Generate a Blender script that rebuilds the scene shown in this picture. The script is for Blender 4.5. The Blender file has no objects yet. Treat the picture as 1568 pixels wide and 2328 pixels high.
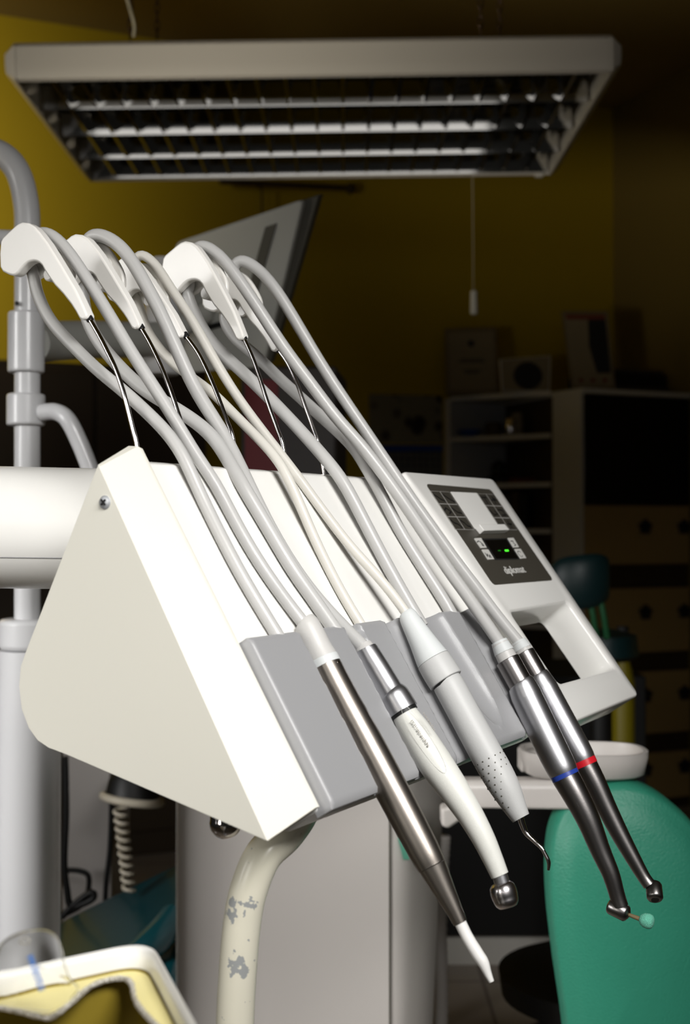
import bpy, math, random
from math import sin, cos, pi, radians
from mathutils import Vector as V, Matrix
random.seed(7)
S = bpy.context.scene
COL = S.collection

# ------------------------------------------------------------------ camera
F, CX, CY = 2800.0, 784.0, 1164.0           # focal length and centre of the 1568x2328 frame
PITCH = math.atan(36 / 2800)
EYE = V((0, 0, 1.05))
cd = bpy.data.cameras.new('camera'); cam = bpy.data.objects.new('camera', cd); COL.objects.link(cam)
cam.location = EYE; cam.rotation_euler = (pi / 2 + PITCH, 0, 0)
cd.sensor_fit = 'VERTICAL'; cd.sensor_height = 36; cd.sensor_width = 24; cd.lens = F / 2328 * 36
cd.clip_start = .05
cd.dof.use_dof = True; cd.dof.focus_distance = .93; cd.dof.aperture_fstop = 7.5
S.camera = cam

def ray(x, y):
    a = V(((x - CX) / F, 1, (CY - y) / F)); c, s = cos(PITCH), sin(PITCH)
    return V((a.x, a.y * c - a.z * s, a.y * s + a.z * c))
def at(x, y, Y):                              # point seen at (x, y), Y metres in front of the camera
    r = ray(x, y); return EYE + r * (Y / r.y)
def onp(x, y, p0, n):                         # point seen at (x, y) on a plane
    r = ray(x, y); return EYE + r * ((p0 - EYE).dot(n) / r.dot(n))

# ------------------------------------------------------------------ materials
def mat(name, col, rough=.5, metal=0, spec=.5, bump=0, bscale=200, coat=0, var=0, vscale=8, trans=0, ior=1.45, emit=None, es=1, aniso=0):
    m = bpy.data.materials.new(name); m.use_nodes = True
    nt = m.node_tree; b = nt.nodes['Principled BSDF']
    b.inputs['Base Color'].default_value = (*col, 1); b.inputs['Roughness'].default_value = rough
    b.inputs['Metallic'].default_value = metal; b.inputs['Specular IOR Level'].default_value = spec
    b.inputs['Coat Weight'].default_value = coat; b.inputs['Coat Roughness'].default_value = .08
    b.inputs['Transmission Weight'].default_value = trans; b.inputs['IOR'].default_value = ior
    tc = nt.nodes.new('ShaderNodeTexCoord')
    if emit: b.inputs['Emission Color'].default_value = (*emit, 1); b.inputs['Emission Strength'].default_value = es
    if bump:
        n = nt.nodes.new('ShaderNodeTexNoise'); n.inputs['Scale'].default_value = bscale; n.inputs['Detail'].default_value = 3
        bp = nt.nodes.new('ShaderNodeBump'); bp.inputs['Strength'].default_value = bump; bp.inputs['Distance'].default_value = .002
        nt.links.new(tc.outputs['Object'], n.inputs['Vector']); nt.links.new(n.outputs['Fac'], bp.inputs['Height'])
        nt.links.new(bp.outputs['Normal'], b.inputs['Normal'])
    if var:
        n = nt.nodes.new('ShaderNodeTexNoise'); n.inputs['Scale'].default_value = vscale; n.inputs['Detail'].default_value = 4
        mx = nt.nodes.new('ShaderNodeMix'); mx.data_type = 'RGBA'
        mx.inputs['A'].default_value = (*[c * (1 - var) for c in col], 1); mx.inputs['B'].default_value = (*[min(1, c * (1 + var)) for c in col], 1)
        nt.links.new(tc.outputs['Object'], n.inputs['Vector']); nt.links.new(n.outputs['Fac'], mx.inputs['Factor'])
        nt.links.new(mx.outputs['Result'], b.inputs['Base Color'])
    return m
M = dict(
    white=mat('white_plastic', (.83, .82, .79), .28, coat=.25, var=.02, vscale=6),
    cream=mat('cream_plastic', (.78, .76, .68), .35, coat=.1, var=.02, vscale=5),
    cradle=mat('warm_white_plastic', (.86, .84, .80), .3, coat=.15, var=.02, vscale=30),
    holder=mat('grey_plastic', (.30, .30, .308), .38, bump=.05, bscale=900),
    hose=mat('grey_hose_rubber', (.47, .465, .455), .33, bump=.03, bscale=600),
    hosec=mat('cream_hose_rubber', (.62, .60, .55), .33, bump=.03, bscale=600),
    collar=mat('pale_grey_rubber', (.50, .49, .475), .42, bump=.05, bscale=700),
    bronze=mat('bronze_grey_metal', (.31, .28, .25), .36, 1, bump=.02, bscale=900),
    silver=mat('satin_silver_metal', (.54, .54, .56), .36, 1, bump=.02, bscale=900),
    steel=mat('dark_satin_steel', (.27, .255, .25), .3, 1, bump=.02, bscale=900),
    chrome=mat('polished_chrome', (.72, .68, .68), .08, 1, var=.03),
    zinc=mat('zinc_plated_screw', (.55, .57, .60), .45, .6, var=.05), headm=mat('brushed_head_metal', (.70, .67, .68), .24, 1, var=.03), shaded_yellow=mat('shaded_yellow_liner', (.22, .16, .01), .6, var=.08),
    turb=mat('pearl_white_coating', (.64, .64, .60), .36, bump=.12, bscale=1800, var=.03, vscale=500),
    scaler=mat('matte_grey_silicone', (.46, .46, .455), .48, bump=.05, bscale=600),
    scalerw=mat('pale_grey_silicone', (.58, .60, .60), .45, bump=.03, bscale=600),
    tipw=mat('white_ceramic_tip', (.74, .73, .71), .35, var=.02),
    blue=mat('blue_ring', (.02, .05, .30), .3, var=.05), red=mat('red_ring', (.55, .01, .02), .3, var=.05),
    mint=mat('mint_bristles', (.16, .55, .40), .8, bump=.8, bscale=1500, var=.15, vscale=900),
    mintp=mat('mint_paper', (.22, .72, .52), .6, var=.05),
    membrane=mat('dark_membrane', (.055, .05, .04), .42, bump=.05, bscale=900),
    keyline=mat('key_outline', (.33, .32, .30), .5, var=.05), key=mat('key_dark', (.045, .041, .033), .45, var=.05),
    icon=mat('black_print', (.008, .008, .008), .5, var=.05), keyw=mat('key_white', (.62, .61, .58), .45, var=.03),
    screen=mat('display_glass', (.003, .003, .003), .12, coat=.3, var=.1),
    led=mat('green_led', (.02, .3, .02), .4, emit=(.08, 1, .03), es=1.4), ledd=mat('dim_green_led', (.01, .1, .01), .4, emit=(.03, .5, .02), es=.12),
    print_=mat('pale_print', (.66, .65, .62), .5, var=.03), printg=mat('grey_print', (.24, .22, .19), .5, var=.1), printb=mat('blue_print', (.04, .24, .75), .5, var=.05),
    printk=mat('dark_print', (.02, .02, .02), .5, var=.1),
    black=mat('black_plastic', (.006, .006, .006), .5, var=.2), dark=mat('dark_recess', (.01, .01, .01), .6, var=.2),
    lamp=mat('lamp_enamel', (.58, .56, .54), .4, bump=.02, bscale=300), louver=mat('mirror_louver', (.50, .49, .47), .05, 1, var=.05),
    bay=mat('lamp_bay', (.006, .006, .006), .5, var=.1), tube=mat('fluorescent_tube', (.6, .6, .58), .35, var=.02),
    chain=mat('dark_chain', (.08, .05, .04), .4, .8, var=.2), cable=mat('pale_cable', (.45, .42, .32), .5, var=.05),
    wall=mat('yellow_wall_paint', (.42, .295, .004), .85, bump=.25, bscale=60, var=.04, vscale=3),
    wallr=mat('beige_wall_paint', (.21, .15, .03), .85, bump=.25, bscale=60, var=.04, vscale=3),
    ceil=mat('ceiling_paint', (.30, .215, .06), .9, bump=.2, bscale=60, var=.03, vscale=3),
    post=mat('grey_white_enamel', (.60, .60, .61), .3, coat=.2, var=.02),
    unit=mat('unit_grey_enamel', (.50, .47, .445), .42, bump=.03, bscale=400, var=.02),
    unitl=mat('unit_pale_enamel', (.55, .535, .55), .4, bump=.03, bscale=400),
    green=mat('green_leather', (.026, .21, .135), .42, bump=.35, bscale=420, var=.06, vscale=20),
    teal=mat('teal_leather', (.002, .045, .055), .32, coat=.2, bump=.1, bscale=40),
    dgreen=mat('dark_green_leather', (.004, .02, .022), .4, bump=.2, bscale=200), gstrap=mat('green_strap', (.01, .09, .03), .6, var=.1),
    yellow=mat('yellow_plastic', (.22, .18, .005), .45, var=.05), lyellow=mat('yellow_sheet', (.90, .80, .36), .45, var=.03),
    grout=None, brown=mat('dark_brown_wood', (.045, .028, .012), .6, bump=.1, bscale=50, var=.2), drawer=mat('tan_drawer_front', (.40, .27, .10), .6, var=.08, vscale=5),
    shelf=mat('grey_white_shelf', (.62, .60, .55), .5, var=.03), shelfb=mat('grey_shelf_back', (.30, .30, .31), .6, var=.05),
    bglass=mat('black_glass', (.002, .002, .002), .1, coat=.2, var=.2), bluep=mat('blue_glaze', (.01, .05, .28), .3, var=.1),
    panelg=mat('grey_white_casing', (.40, .40, .37), .5, bump=.03, bscale=300), panels=mat('dark_grey_casing', (.07, .065, .05), .5, var=.1),
    rpanel=mat('dark_red_panel', (.16, .006, .012), .5, var=.1), dbox=mat('dark_grey_casing_box', (.05, .043, .04), .55, var=.1),
    tan=mat('tan_paper', (.22, .18, .11), .7, var=.08), gold=mat('dull_gold_frame', (.16, .12, .06), .5, var=.1), redp=mat('dull_red_print', (.15, .03, .015), .6, var=.1),
    ring=mat('ivory_rim', (.55, .50, .40), .4, var=.03))

def with_nodes(name, build, rough=.5, **kw):
    m = mat(name, (.5, .5, .5), rough, **kw); nt = m.node_tree; b = nt.nodes['Principled BSDF']
    build(nt, b, lambda t: nt.nodes.new('ShaderNode' + t), nt.links.new); return m
def _tiles(nt, b, N, L):
    tc = N('TexCoord'); br = N('TexBrick'); br.offset = 0
    br.inputs['Color1'].default_value = (.38, .33, .27, 1); br.inputs['Color2'].default_value = (.34, .29, .24, 1); br.inputs['Mortar'].default_value = (.15, .12, .10, 1)
    br.inputs['Scale'].default_value = 3; br.inputs['Mortar Size'].default_value = .012; br.inputs['Brick Width'].default_value = 1; br.inputs['Row Height'].default_value = 1
    L(tc.outputs['Object'], br.inputs['Vector']); L(br.outputs['Color'], b.inputs['Base Color'])
M['floor'] = with_nodes('floor_tiles', _tiles, .45)
def _chips(nt, b, N, L):                       # ivory paint with grey chips worn in a few places
    tc = N('TexCoord'); n = N('TexNoise'); n.inputs['Scale'].default_value = 210; n.inputs['Detail'].default_value = 5; L(tc.outputs['Object'], n.inputs['Vector'])
    last = None
    for c, r in CHIPS:
        d = N('VectorMath'); d.operation = 'DISTANCE'; L(tc.outputs['Object'], d.inputs[0]); d.inputs[1].default_value = c
        m = N('MapRange'); L(d.outputs['Value'], m.inputs[0]); m.inputs[1].default_value = r; m.inputs[2].default_value = 0; m.inputs[3].default_value = 0; m.inputs[4].default_value = 1
        if last is None: last = m.outputs[0]
        else:
            x = N('Math'); x.operation = 'MAXIMUM'; L(last, x.inputs[0]); L(m.outputs[0], x.inputs[1]); last = x.outputs[0]
    a = N('Math'); a.operation = 'MULTIPLY_ADD'; L(last, a.inputs[0]); a.inputs[1].default_value = .42; L(n.outputs['Fac'], a.inputs[2])
    cr = N('ValToRGB'); cr.color_ramp.elements[0].position = .69; cr.color_ramp.elements[1].position = .71
    cr.color_ramp.elements[0].color = (.66, .63, .52, 1); cr.color_ramp.elements[1].color = (.30, .31, .31, 1)
    L(a.outputs[0], cr.inputs[0]); L(cr.outputs[0], b.inputs['Base Color'])
def _blobs(nt, b, N, L):                       # a photo collage: dark round shapes printed on paper
    tc = N('TexCoord'); v = N('TexVoronoi'); v.inputs['Scale'].default_value = 13
    cr = N('ValToRGB'); e = cr.color_ramp.elements; e[0].position = .30; e[0].color = (.015, .008, .006, 1); e[1].position = .48; e[1].color = (.20, .18, .12, 1)
    L(tc.outputs['Object'], v.inputs['Vector']); L(v.outputs['Distance'], cr.inputs[0]); L(cr.outputs[0], b.inputs['Base Color'])
M['collage'] = with_nodes('printed_collage', _blobs, .7)
def _grid(nt, b, N, L):
    tc = N('TexCoord'); br = N('TexBrick'); br.offset = 0
    br.inputs['Color1'].default_value = (.13, .13, .13, 1); br.inputs['Color2'].default_value = (.11, .11, .115, 1); br.inputs['Mortar'].default_value = (.03, .03, .04, 1)
    br.inputs['Scale'].default_value = 40; br.inputs['Mortar Size'].default_value = .1; br.inputs['Brick Width'].default_value = 1; br.inputs['Row Height'].default_value = 1
    mp = N('Mapping'); mp.inputs['Rotation'].default_value = (pi / 2, 0, 0); L(tc.outputs['Object'], mp.inputs['Vector']); L(mp.outputs[0], br.inputs['Vector']); L(br.outputs['Color'], b.inputs['Base Color'])
M['calendar'] = with_nodes('printed_month_grid', _grid, .7)
def _clear(nt, b, N, L):
    b.inputs['Base Color'].default_value = (.97, .97, .95, 1); b.inputs['Transmission Weight'].default_value = 1; b.inputs['Roughness'].default_value = .02; b.inputs['IOR'].default_value = 1.15
M['clear'] = with_nodes('clear_plastic', _clear, .02)
def _edge(nt, b, N, L):
    tc = N('TexCoord'); n = N('TexNoise'); n.inputs['Scale'].default_value = 900
    cr = N('ValToRGB'); e = cr.color_ramp.elements; e[0].position = .4; e[0].color = (.25, .22, .16, 1); e[1].position = .6; e[1].color = (.75, .72, .66, 1)
    L(tc.outputs['Object'], n.inputs['Vector']); L(n.outputs['Fac'], cr.inputs[0]); L(cr.outputs[0], b.inputs['Base Color'])
M['cutedge'] = with_nodes('rough_cut_edge', _edge, .3)

# ------------------------------------------------------------------ mesh helpers (all coordinates in metres, world space)
class MB:
    def __init__(s): s.v = []; s.f = []
    def add(s, vs, fs):
        o = len(s.v); s.v += [V(p) for p in vs]; s.f += [[i + o for i in f] for f in fs]; return s
    def rings(s, rings, caps=True, closed=True):
        n = len(rings[0]); vs = [p for r in rings for p in r]; fs = []
        for i in range(len(rings) - 1):
            for j in range(n if closed else n - 1):
                k = (j + 1) % n; fs.append([i * n + j, i * n + k, (i + 1) * n + k, (i + 1) * n + j])
        if caps: fs += [list(range(n))[::-1], [(len(rings) - 1) * n + j for j in range(n)]]
        return s.add(vs, fs)
    def prism(s, poly, ext):
        return s.rings([poly, [V(p) + V(ext) for p in poly]])
    def box(s, o, a, b, c):
        o, a, b, c = V(o), V(a), V(b), V(c)
        return s.rings([[o, o + a, o + a + b, o + b], [o + c, o + a + c, o + a + b + c, o + b + c]])
    def tube(s, pts, rad, seg=20, caps=True, squash=None):
        pts = [V(p) for p in pts]
        if not hasattr(rad, '__len__'): rad = [rad] * len(pts)
        T = []
        for i in range(len(pts)):
            a, b = pts[max(0, i - 1)], pts[min(len(pts) - 1, i + 1)]; T.append((b - a).normalized())
        up = V((0, 0, 1)) if abs(T[0].z) < .9 else V((1, 0, 0)); n = T[0].cross(up).normalized(); R = []
        for i, p in enumerate(pts):
            if i: n = (T[i - 1].rotation_difference(T[i]) @ n)
            n = (n - T[i] * n.dot(T[i])).normalized(); b = T[i].cross(n)
            R.append([p + (n * cos(2 * pi * k / seg) + b * sin(2 * pi * k / seg)) * rad[i] for k in range(seg)])
        return s.rings(R, caps)
    def lathe(s, base, axis, prof, seg=28):      # prof: (distance along axis, radius)
        axis = V(axis).normalized(); base = V(base); up = V((0, 0, 1)) if abs(axis.z) < .9 else V((1, 0, 0))
        n = axis.cross(up).normalized(); b = axis.cross(n)
        return s.rings([[base + axis * h + (n * cos(2 * pi * k / seg) + b * sin(2 * pi * k / seg)) * max(r, 1e-5) for k in range(seg)] for h, r in prof])
def crom(pts, n=8):                            # Catmull-Rom through tuples of any length
    P = [tuple(p) for p in pts]; out = []
    for i in range(len(P) - 1):
        p0, p1, p2, p3 = P[max(0, i - 1)], P[i], P[i + 1], P[min(len(P) - 1, i + 2)]
        for k in range(n):
            t = k / n
            out.append(tuple(.5 * (2 * b + (c - a) * t + (2 * a - 5 * b + 4 * c - d) * t * t + (3 * b - a - 3 * c + d) * t ** 3) for a, b, c, d in zip(p0, p1, p2, p3)))
    out.append(P[-1]); return out
def roundpoly(c, r, n=6):                      # polygon corners rounded to radius r
    c = [V(p) for p in c]; out = []; m = len(c)
    for i in range(m):
        p, a, b = c[i], c[i - 1], c[(i + 1) % m]; da, db = (a - p), (b - p); q = min(r, da.length * .45, db.length * .45)
        s, e = p + da.normalized() * q, p + db.normalized() * q
        for k in range(n + 1):
            t = k / n; out.append(s * (1 - t) ** 2 + p * 2 * t * (1 - t) + e * t * t)
    return out
WL = {}
def wloc(o): return WL.get(o.name, V((0, 0, 0))) if o else V((0, 0, 0))
def obj(name, mb, m, parent=None, bevel=0, sharp=38, seg=3, label=None):
    lo = [min(p[i] for p in mb.v) for i in range(3)]; hi = [max(p[i] for p in mb.v) for i in range(3)]
    c = V([(a + b) / 2 for a, b in zip(lo, hi)])
    if parent is None: c.z = lo[2]
    me = bpy.data.meshes.new(name); me.from_pydata([p - c for p in mb.v], [], mb.f); me.validate()
    import bmesh
    bm = bmesh.new(); bm.from_mesh(me); bmesh.ops.remove_doubles(bm, verts=bm.verts, dist=1e-6); bmesh.ops.recalc_face_normals(bm, faces=bm.faces); bm.to_mesh(me); bm.free()
    me.shade_smooth(); me.set_sharp_from_angle(angle=radians(sharp)); me.materials.append(m)
    o = bpy.data.objects.new(name, me); COL.objects.link(o); o.parent = parent; o.location = c - wloc(parent); WL[o.name] = c
    if bevel:
        b = o.modifiers.new('bevel', 'BEVEL'); b.width = bevel; b.segments = seg; b.limit_method = 'ANGLE'; b.angle_limit = radians(35)
        w = o.modifiers.new('wn', 'WEIGHTED_NORMAL'); w.keep_sharp = True; w.weight = 90
    if label: o['label'] = label
    return o
def tag(o, label, cat, group=None):
    o['label'] = label; o['category'] = cat
    if group: o['group'] = group
    return o
def thing(name, loc, label, cat, group=None):
    o = bpy.data.objects.new(name, None); COL.objects.link(o); o.location = loc; o.empty_display_size = .05; WL[o.name] = V(loc); return tag(o, label, cat, group)
def structure(name, mb, m, parent=None):
    o = obj(name, mb, m, parent); o['kind'] = 'structure'; return o
def text(name, s, origin, xd, yd, width, m, parent, height=None, center=True):   # raised lettering on a surface
    cu = bpy.data.curves.new(name, 'FONT'); cu.body = s; cu.size = 1; cu.extrude = .01; t = bpy.data.objects.new(name, cu); COL.objects.link(t)
    bpy.context.view_layer.update()
    me = bpy.data.meshes.new_from_object(t.evaluated_get(bpy.context.evaluated_depsgraph_get())); bpy.data.objects.remove(t)
    xs = [v.co.x for v in me.vertices]; ys = [v.co.y for v in me.vertices]; w = max(xs) - min(xs); k = width / w; ky = k if height is None else height / (max(ys) - min(ys))
    xd, yd = V(xd).normalized(), V(yd).normalized(); nd = xd.cross(yd).normalized(); mx, my = (max(xs) + min(xs)) / 2, (max(ys) + min(ys)) / 2
    mb = MB(); mb.add([V(origin) + xd * (v.co.x - mx) * k + yd * (v.co.y - my) * ky + nd * (v.co.z * .02) for v in me.vertices], [list(p.vertices) for p in me.polygons])
    return obj(name, mb, m, parent, sharp=30)

# ------------------------------------------------------------------ the room
A = V((.924, .382, 0)); B = V((-.382, .924, 0)); Z = V((0, 0, 1))          # along the back wall, into it, up
CORNER = V((1.12, 5.13, 0)); HC = 2.80
structure('wall_back', MB().box(CORNER - A * 5.2, A * 5.3, B * .1, Z * HC), M['wall'])
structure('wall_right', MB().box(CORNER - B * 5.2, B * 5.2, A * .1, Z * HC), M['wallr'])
structure('floor', MB().box(CORNER - A * 5.2 - B * 6.5, A * 5.3, B * 6.6, Z * -.05), M['floor'])
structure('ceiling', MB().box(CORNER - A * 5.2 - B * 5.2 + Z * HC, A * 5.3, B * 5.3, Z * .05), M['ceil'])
def onwall(x, y, off=.004): return onp(x, y, CORNER - B * off, B)

# ------------------------------------------------------------------ the delivery console
TH = radians(58)
RD = V((sin(radians(30.6)), cos(radians(30.6)), 0)); VD = V((cos(radians(30.6)), -sin(radians(30.6)), 0))   # along the row, towards the user
O = at(318, 1015, .80)
N1 = VD * sin(TH) + Z * cos(TH); UP = -VD * cos(TH) + Z * sin(TH)
def W(u, y, z): return O + RD * u - VD * y + Z * z
def SL(u, s, h): return O + RD * u - UP * s + N1 * h                        # s down the slope, h above it
def face(x, y, h): return onp(x, y, O + N1 * h, N1)
def side(x, y, u): return onp(x, y, O + RD * u, RD)
def uof(p): return (p - O).dot(RD)
def hof(p): return (p - O).dot(N1)
con = thing('dental_delivery_console', W(.25, .02, -.24), 'white wedge-shaped dental console with five hose arms and a keypad on its sloping front', 'dental unit')

UO = -.038
PO = [(223, 1056), (226, 1062), (608, 1912), (600, 1909), (350, 1801), (150, 1715), (110, 1700), (85, 1683), (65, 1655), (49, 1612), (43, 1560), (47, 1515), (60, 1478)]
out = [side(x, y, UO) for x, y in PO]
def cross(u, h0, top, push=0):
    p = [q + RD * (u - UO) for q in out]
    p[0] = W(u, .008, .0005 - top); p[1] = SL(u, top, h0); p[2] = SL(u, .2570, h0); p[3] = SL(u, .2590, -.031)
    c = W(u, .03, -.15)
    return [q if i < 4 else c + (q - c) * (1 - push) for i, q in enumerate(p)]
ch = MB().rings([out, cross(-.002, 0, 0), cross(.004, -.0015, .0005), cross(.0045, -.012, .003)])
cheek = obj('side_panel', ch, M['cream'], con, bevel=.0028)
sc = side(238, 1142, UO - .0005)
scr = obj('screw', MB().lathe(sc + RD * .001, -RD, [(0, .0043), (.0012, .0043), (.0019, .0034), (.0020, 0)]), M['zinc'], cheek)
cr = MB(); t0 = sc - RD * .0013
for a in (VD * .7 + Z * .7, VD * -.7 + Z * .7):
    p = a.cross(RD).normalized(); cr.box(t0 - a * .0024 - p * .0005 - RD * .0006, a * .0048, p * .001, RD * .0005)
obj('screw_slot', cr, M['black'], cheek)

def bodysec(u, top=.010, bot=.2585, h=-.004):
    c = W(u, .03, -.15); back = [c + ((q + RD * (u - UO)) - c) * .965 for q in out[4:]]
    return [W(u, .010, -.0085 - (top - .01)), SL(u, top, h), SL(u, bot, h), SL(u, .2605, -.031)] + back
obj('body', MB().rings([bodysec(.003), bodysec(.37)]), M['white'], con, bevel=.0025)

# grey instrument holder: a raised plate with a channel for every instrument
GR = [(.074, .0125), (.130, .0115), (.190, .0125), (.262, .0200), (.318, .0125)]
def holder_h(u, s):
    h = .0065
    for i, (g, w) in enumerate(GR):
        d = abs(u - g)
        if i == 3:                              # the empty spoon-shaped channel
            e = max(0, (s - .200) / .048); h -= .0095 * max(0, 1 - ((u - g - (s - .2) * .12) / .019) ** 2 - e * e) ** .7
            continue
        if d < w: h -= .0085 * (1 - (d / w) ** 2) ** .6
    return h
hb = MB(); NU, NS = 300, 40; rows = []
for j in range(NS + 1):
    t = j / NS; s = .1455 + (.262 - .1455) * t; r = []
    ur = .352 - .030 * t
    for i in range(NU + 1):
        u = .0055 + (ur - .0055) * i / NU; h = holder_h(u, s)
        e = min(u - .0055, ur - u, s - .1455, .262 - s); k = max(0, 1 - e / .0028)
        h -= .0024 * k * k
        r.append(SL(u, s, h))
    rows.append(r)
hv = [p for r in rows for p in r]; hf = [[j * (NU + 1) + i, j * (NU + 1) + i + 1, (j + 1) * (NU + 1) + i + 1, (j + 1) * (NU + 1) + i] for j in range(NS) for i in range(NU)]
hb.add(hv, hf)
edge = rows[0] + [r[-1] for r in rows[1:]] + rows[-1][::-1][1:] + [r[0] for r in rows[::-1]][1:-1]
low = [p - N1 * (hof(p) + .0075) for p in edge]
hb.rings([edge, low], caps=False); hb.add(low, [list(range(len(low)))])
obj('instrument_holder', hb, M['holder'], con, sharp=50)

# control panel with its own, slightly flatter face and an open tray pocket
T2 = radians(53.3); N2 = VD * sin(T2) + Z * cos(T2); UP2 = -VD * cos(T2) + Z * sin(T2); O2 = O - UP * .0012
def pf(x, y, h=0): return onp(x, y, O2 + N2 * h, N2)
oc = [pf(915, 1070), pf(1119, 1087), pf(1452, 1580), pf(1306, 1641)]
ol = roundpoly(oc, .006); hole = roundpoly([pf(1158, 1388), pf(1291, 1366), pf(1399, 1521), pf(1270, 1556)], .009)
def grow(loop, d, k): c = sum(loop, V()) / len(loop); return [c + (p - c) * k - N2 * d for p in loop]
cp = MB(); rings = [grow(ol, .034, .99), grow(ol, .003, 1), grow(ol, .0008, .994), grow(ol, 0, .985), grow(hole, 0, 1.05), grow(hole, .0009, 1.0), grow(hole, .003, .98), grow(hole, .022, .965), grow(hole, .034, .965), grow(ol, .034, .99)]
cp.rings(rings, caps=False)
pan = obj('control_panel', cp, M['white'], con, sharp=50)
def plate(name, pts, h0, h1, m, r=0, bevel=0, label=None):
    c = [pf(x, y, h0) for x, y in pts]; c = roundpoly(c, r) if r else c
    return obj(name, MB().prism(c, N2 * (h1 - h0)), m, pan, bevel=bevel, label=label)
plate('membrane', [(966, 1101), (1114, 1113.5), (1256, 1320), (1120, 1331)], -.0004, .0004, M['membrane'], .006)
def zp(x, y): return (940 + x / 4.612, 1080 + y / 4.612)
def quad(q, a0, b0, a1, b1):                    # sub-quad of a pixel quad TL,TR,BR,BL
    def f(a, b): return tuple((q[0][i] * (1 - a) + q[1][i] * a) * (1 - b) + (q[3][i] * (1 - a) + q[2][i] * a) * b for i in (0, 1))
    return [f(a0, b0), f(a1, b0), f(a1, b1), f(a0, b1)]
def strip(mb, pts, w, h0, h1):
    for (a, b) in zip(pts, pts[1:]):
        pa, pb = pf(*a, h0), pf(*b, h0); d = (pb - pa).normalized(); n = d.cross(N2) * w
        mb.box(pa - n - d * w * .5, (pb - pa) + d * w, n * 2, N2 * (h1 - h0))
KL = [zp(172, 168), zp(368, 178), zp(632, 577), zp(436, 573)]; KR = [zp(664, 195), zp(840, 204), zp(1086, 579), zp(918, 575)]
shapes = [[(.15, .3), (.4, .45), (.6, .65), (.9, .75)], [(.15, .25), (.45, .5), (.65, .65), (.9, .8)], [(.2, .5), (.5, .3), (.8, .6), (.5, .75)], [(.15, .3), (.45, .6), (.85, .7)],
          [(.15, .25), (.4, .5), (.65, .55), (.9, .85)], [(.2, .25), (.45, .45), (.6, .7), (.9, .75)], [(.2, .3), (.8, .3), (.5, .3), (.5, .8)], [(.2, .5), (.8, .5), (.5, .25), (.5, .8)],
          [(.15, .4), (.4, .75), (.8, .7), (.7, .4)], [(.2, .3), (.7, .35), (.8, .75), (.35, .75)], [(.25, .55), (.75, .5)], [(.25, .5), (.75, .5), (.5, .5), (.5, .25), (.5, .8)]]
n = 0
for blk in (KL, KR):
    for r in range(3):
        for c in range(2):
            q = quad(blk, c / 2, r / 3, (c + 1) / 2, (r + 1) / 3)
            plate('key_outline', q, .0003, .0006, M['keyline']); plate('key', quad(q, .06, .04, .94, .96), .0004, .0010, M['key'])
            im = MB(); strip(im, [quad(q, a, b, a, b)[0] for a, b in shapes[n]], .00075, .0009, .0013); obj('key_icon', im, M['icon'], pan); n += 1
plate('label_card', [zp(384, 180), zp(655, 193), zp(895, 556), zp(640, 566)], .0003, .0011, M['white'])
plate('card_clip', [zp(636, 556), zp(905, 552), zp(955, 612), zp(690, 622)], .0004, .0065, M['white'], .001, bevel=.0008)
plate('display_bezel', [zp(712, 668), zp(980, 664), zp(1112, 886), zp(856, 892)], .0003, .0006, M['dark'])
plate('display', [zp(738, 684), zp(968, 678), zp(1094, 874), zp(864, 878)], .0004, .0008, M['screen'])
plate('display_segment', [zp(952, 784), zp(990, 783), zp(996, 801), zp(959, 802)], .0007, .0010, M['led'], .0006, label='bright green lit segment')
plate('display_segment', [zp(880, 788), zp(908, 787), zp(914, 799), zp(886, 800)], .0007, .0010, M['ledd'], .0006, label='dim green segment')
for i, q in enumerate([[(630, 668), (700, 665), (760, 768), (700, 770)], [(708, 785), (775, 785), (838, 888), (775, 890)], [(978, 665), (1040, 663), (1098, 762), (1040, 765)], [(1050, 780), (1115, 778), (1175, 876), (1118, 880)]]):
    q = [zp(*p) for p in q]; plate('push_button', q, .0003, .0012, M['keyw'], .0008)
    sh = [[(.15, .35), (.45, .25), (.7, .4), (.6, .7), (.85, .75), (.8, .5)], [(.25, .3), (.3, .7), (.5, .4), (.6, .8), (.8, .5), (.85, .8)], [(.3, .3), (.7, .3), (.6, .5), (.8, .7), (.5, .8)],
          [(.5 + .3 * cos(a), .5 + .3 * sin(a)) for a in [x * pi / 6 for x in range(1, 12)]]][i]
    im = MB(); strip(im, [quad(q, a, b, a, b)[0] for a, b in sh], .00045 if i < 3 else .0003, .0011, .0014); obj('button_icon', im, M['icon'], pan)
tx = pf(*zp(1063, 1003), .0005)
text('lettering', 'diplomat', tx, RD, UP2, .0480, M['print_'], pan, height=.0108)

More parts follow.
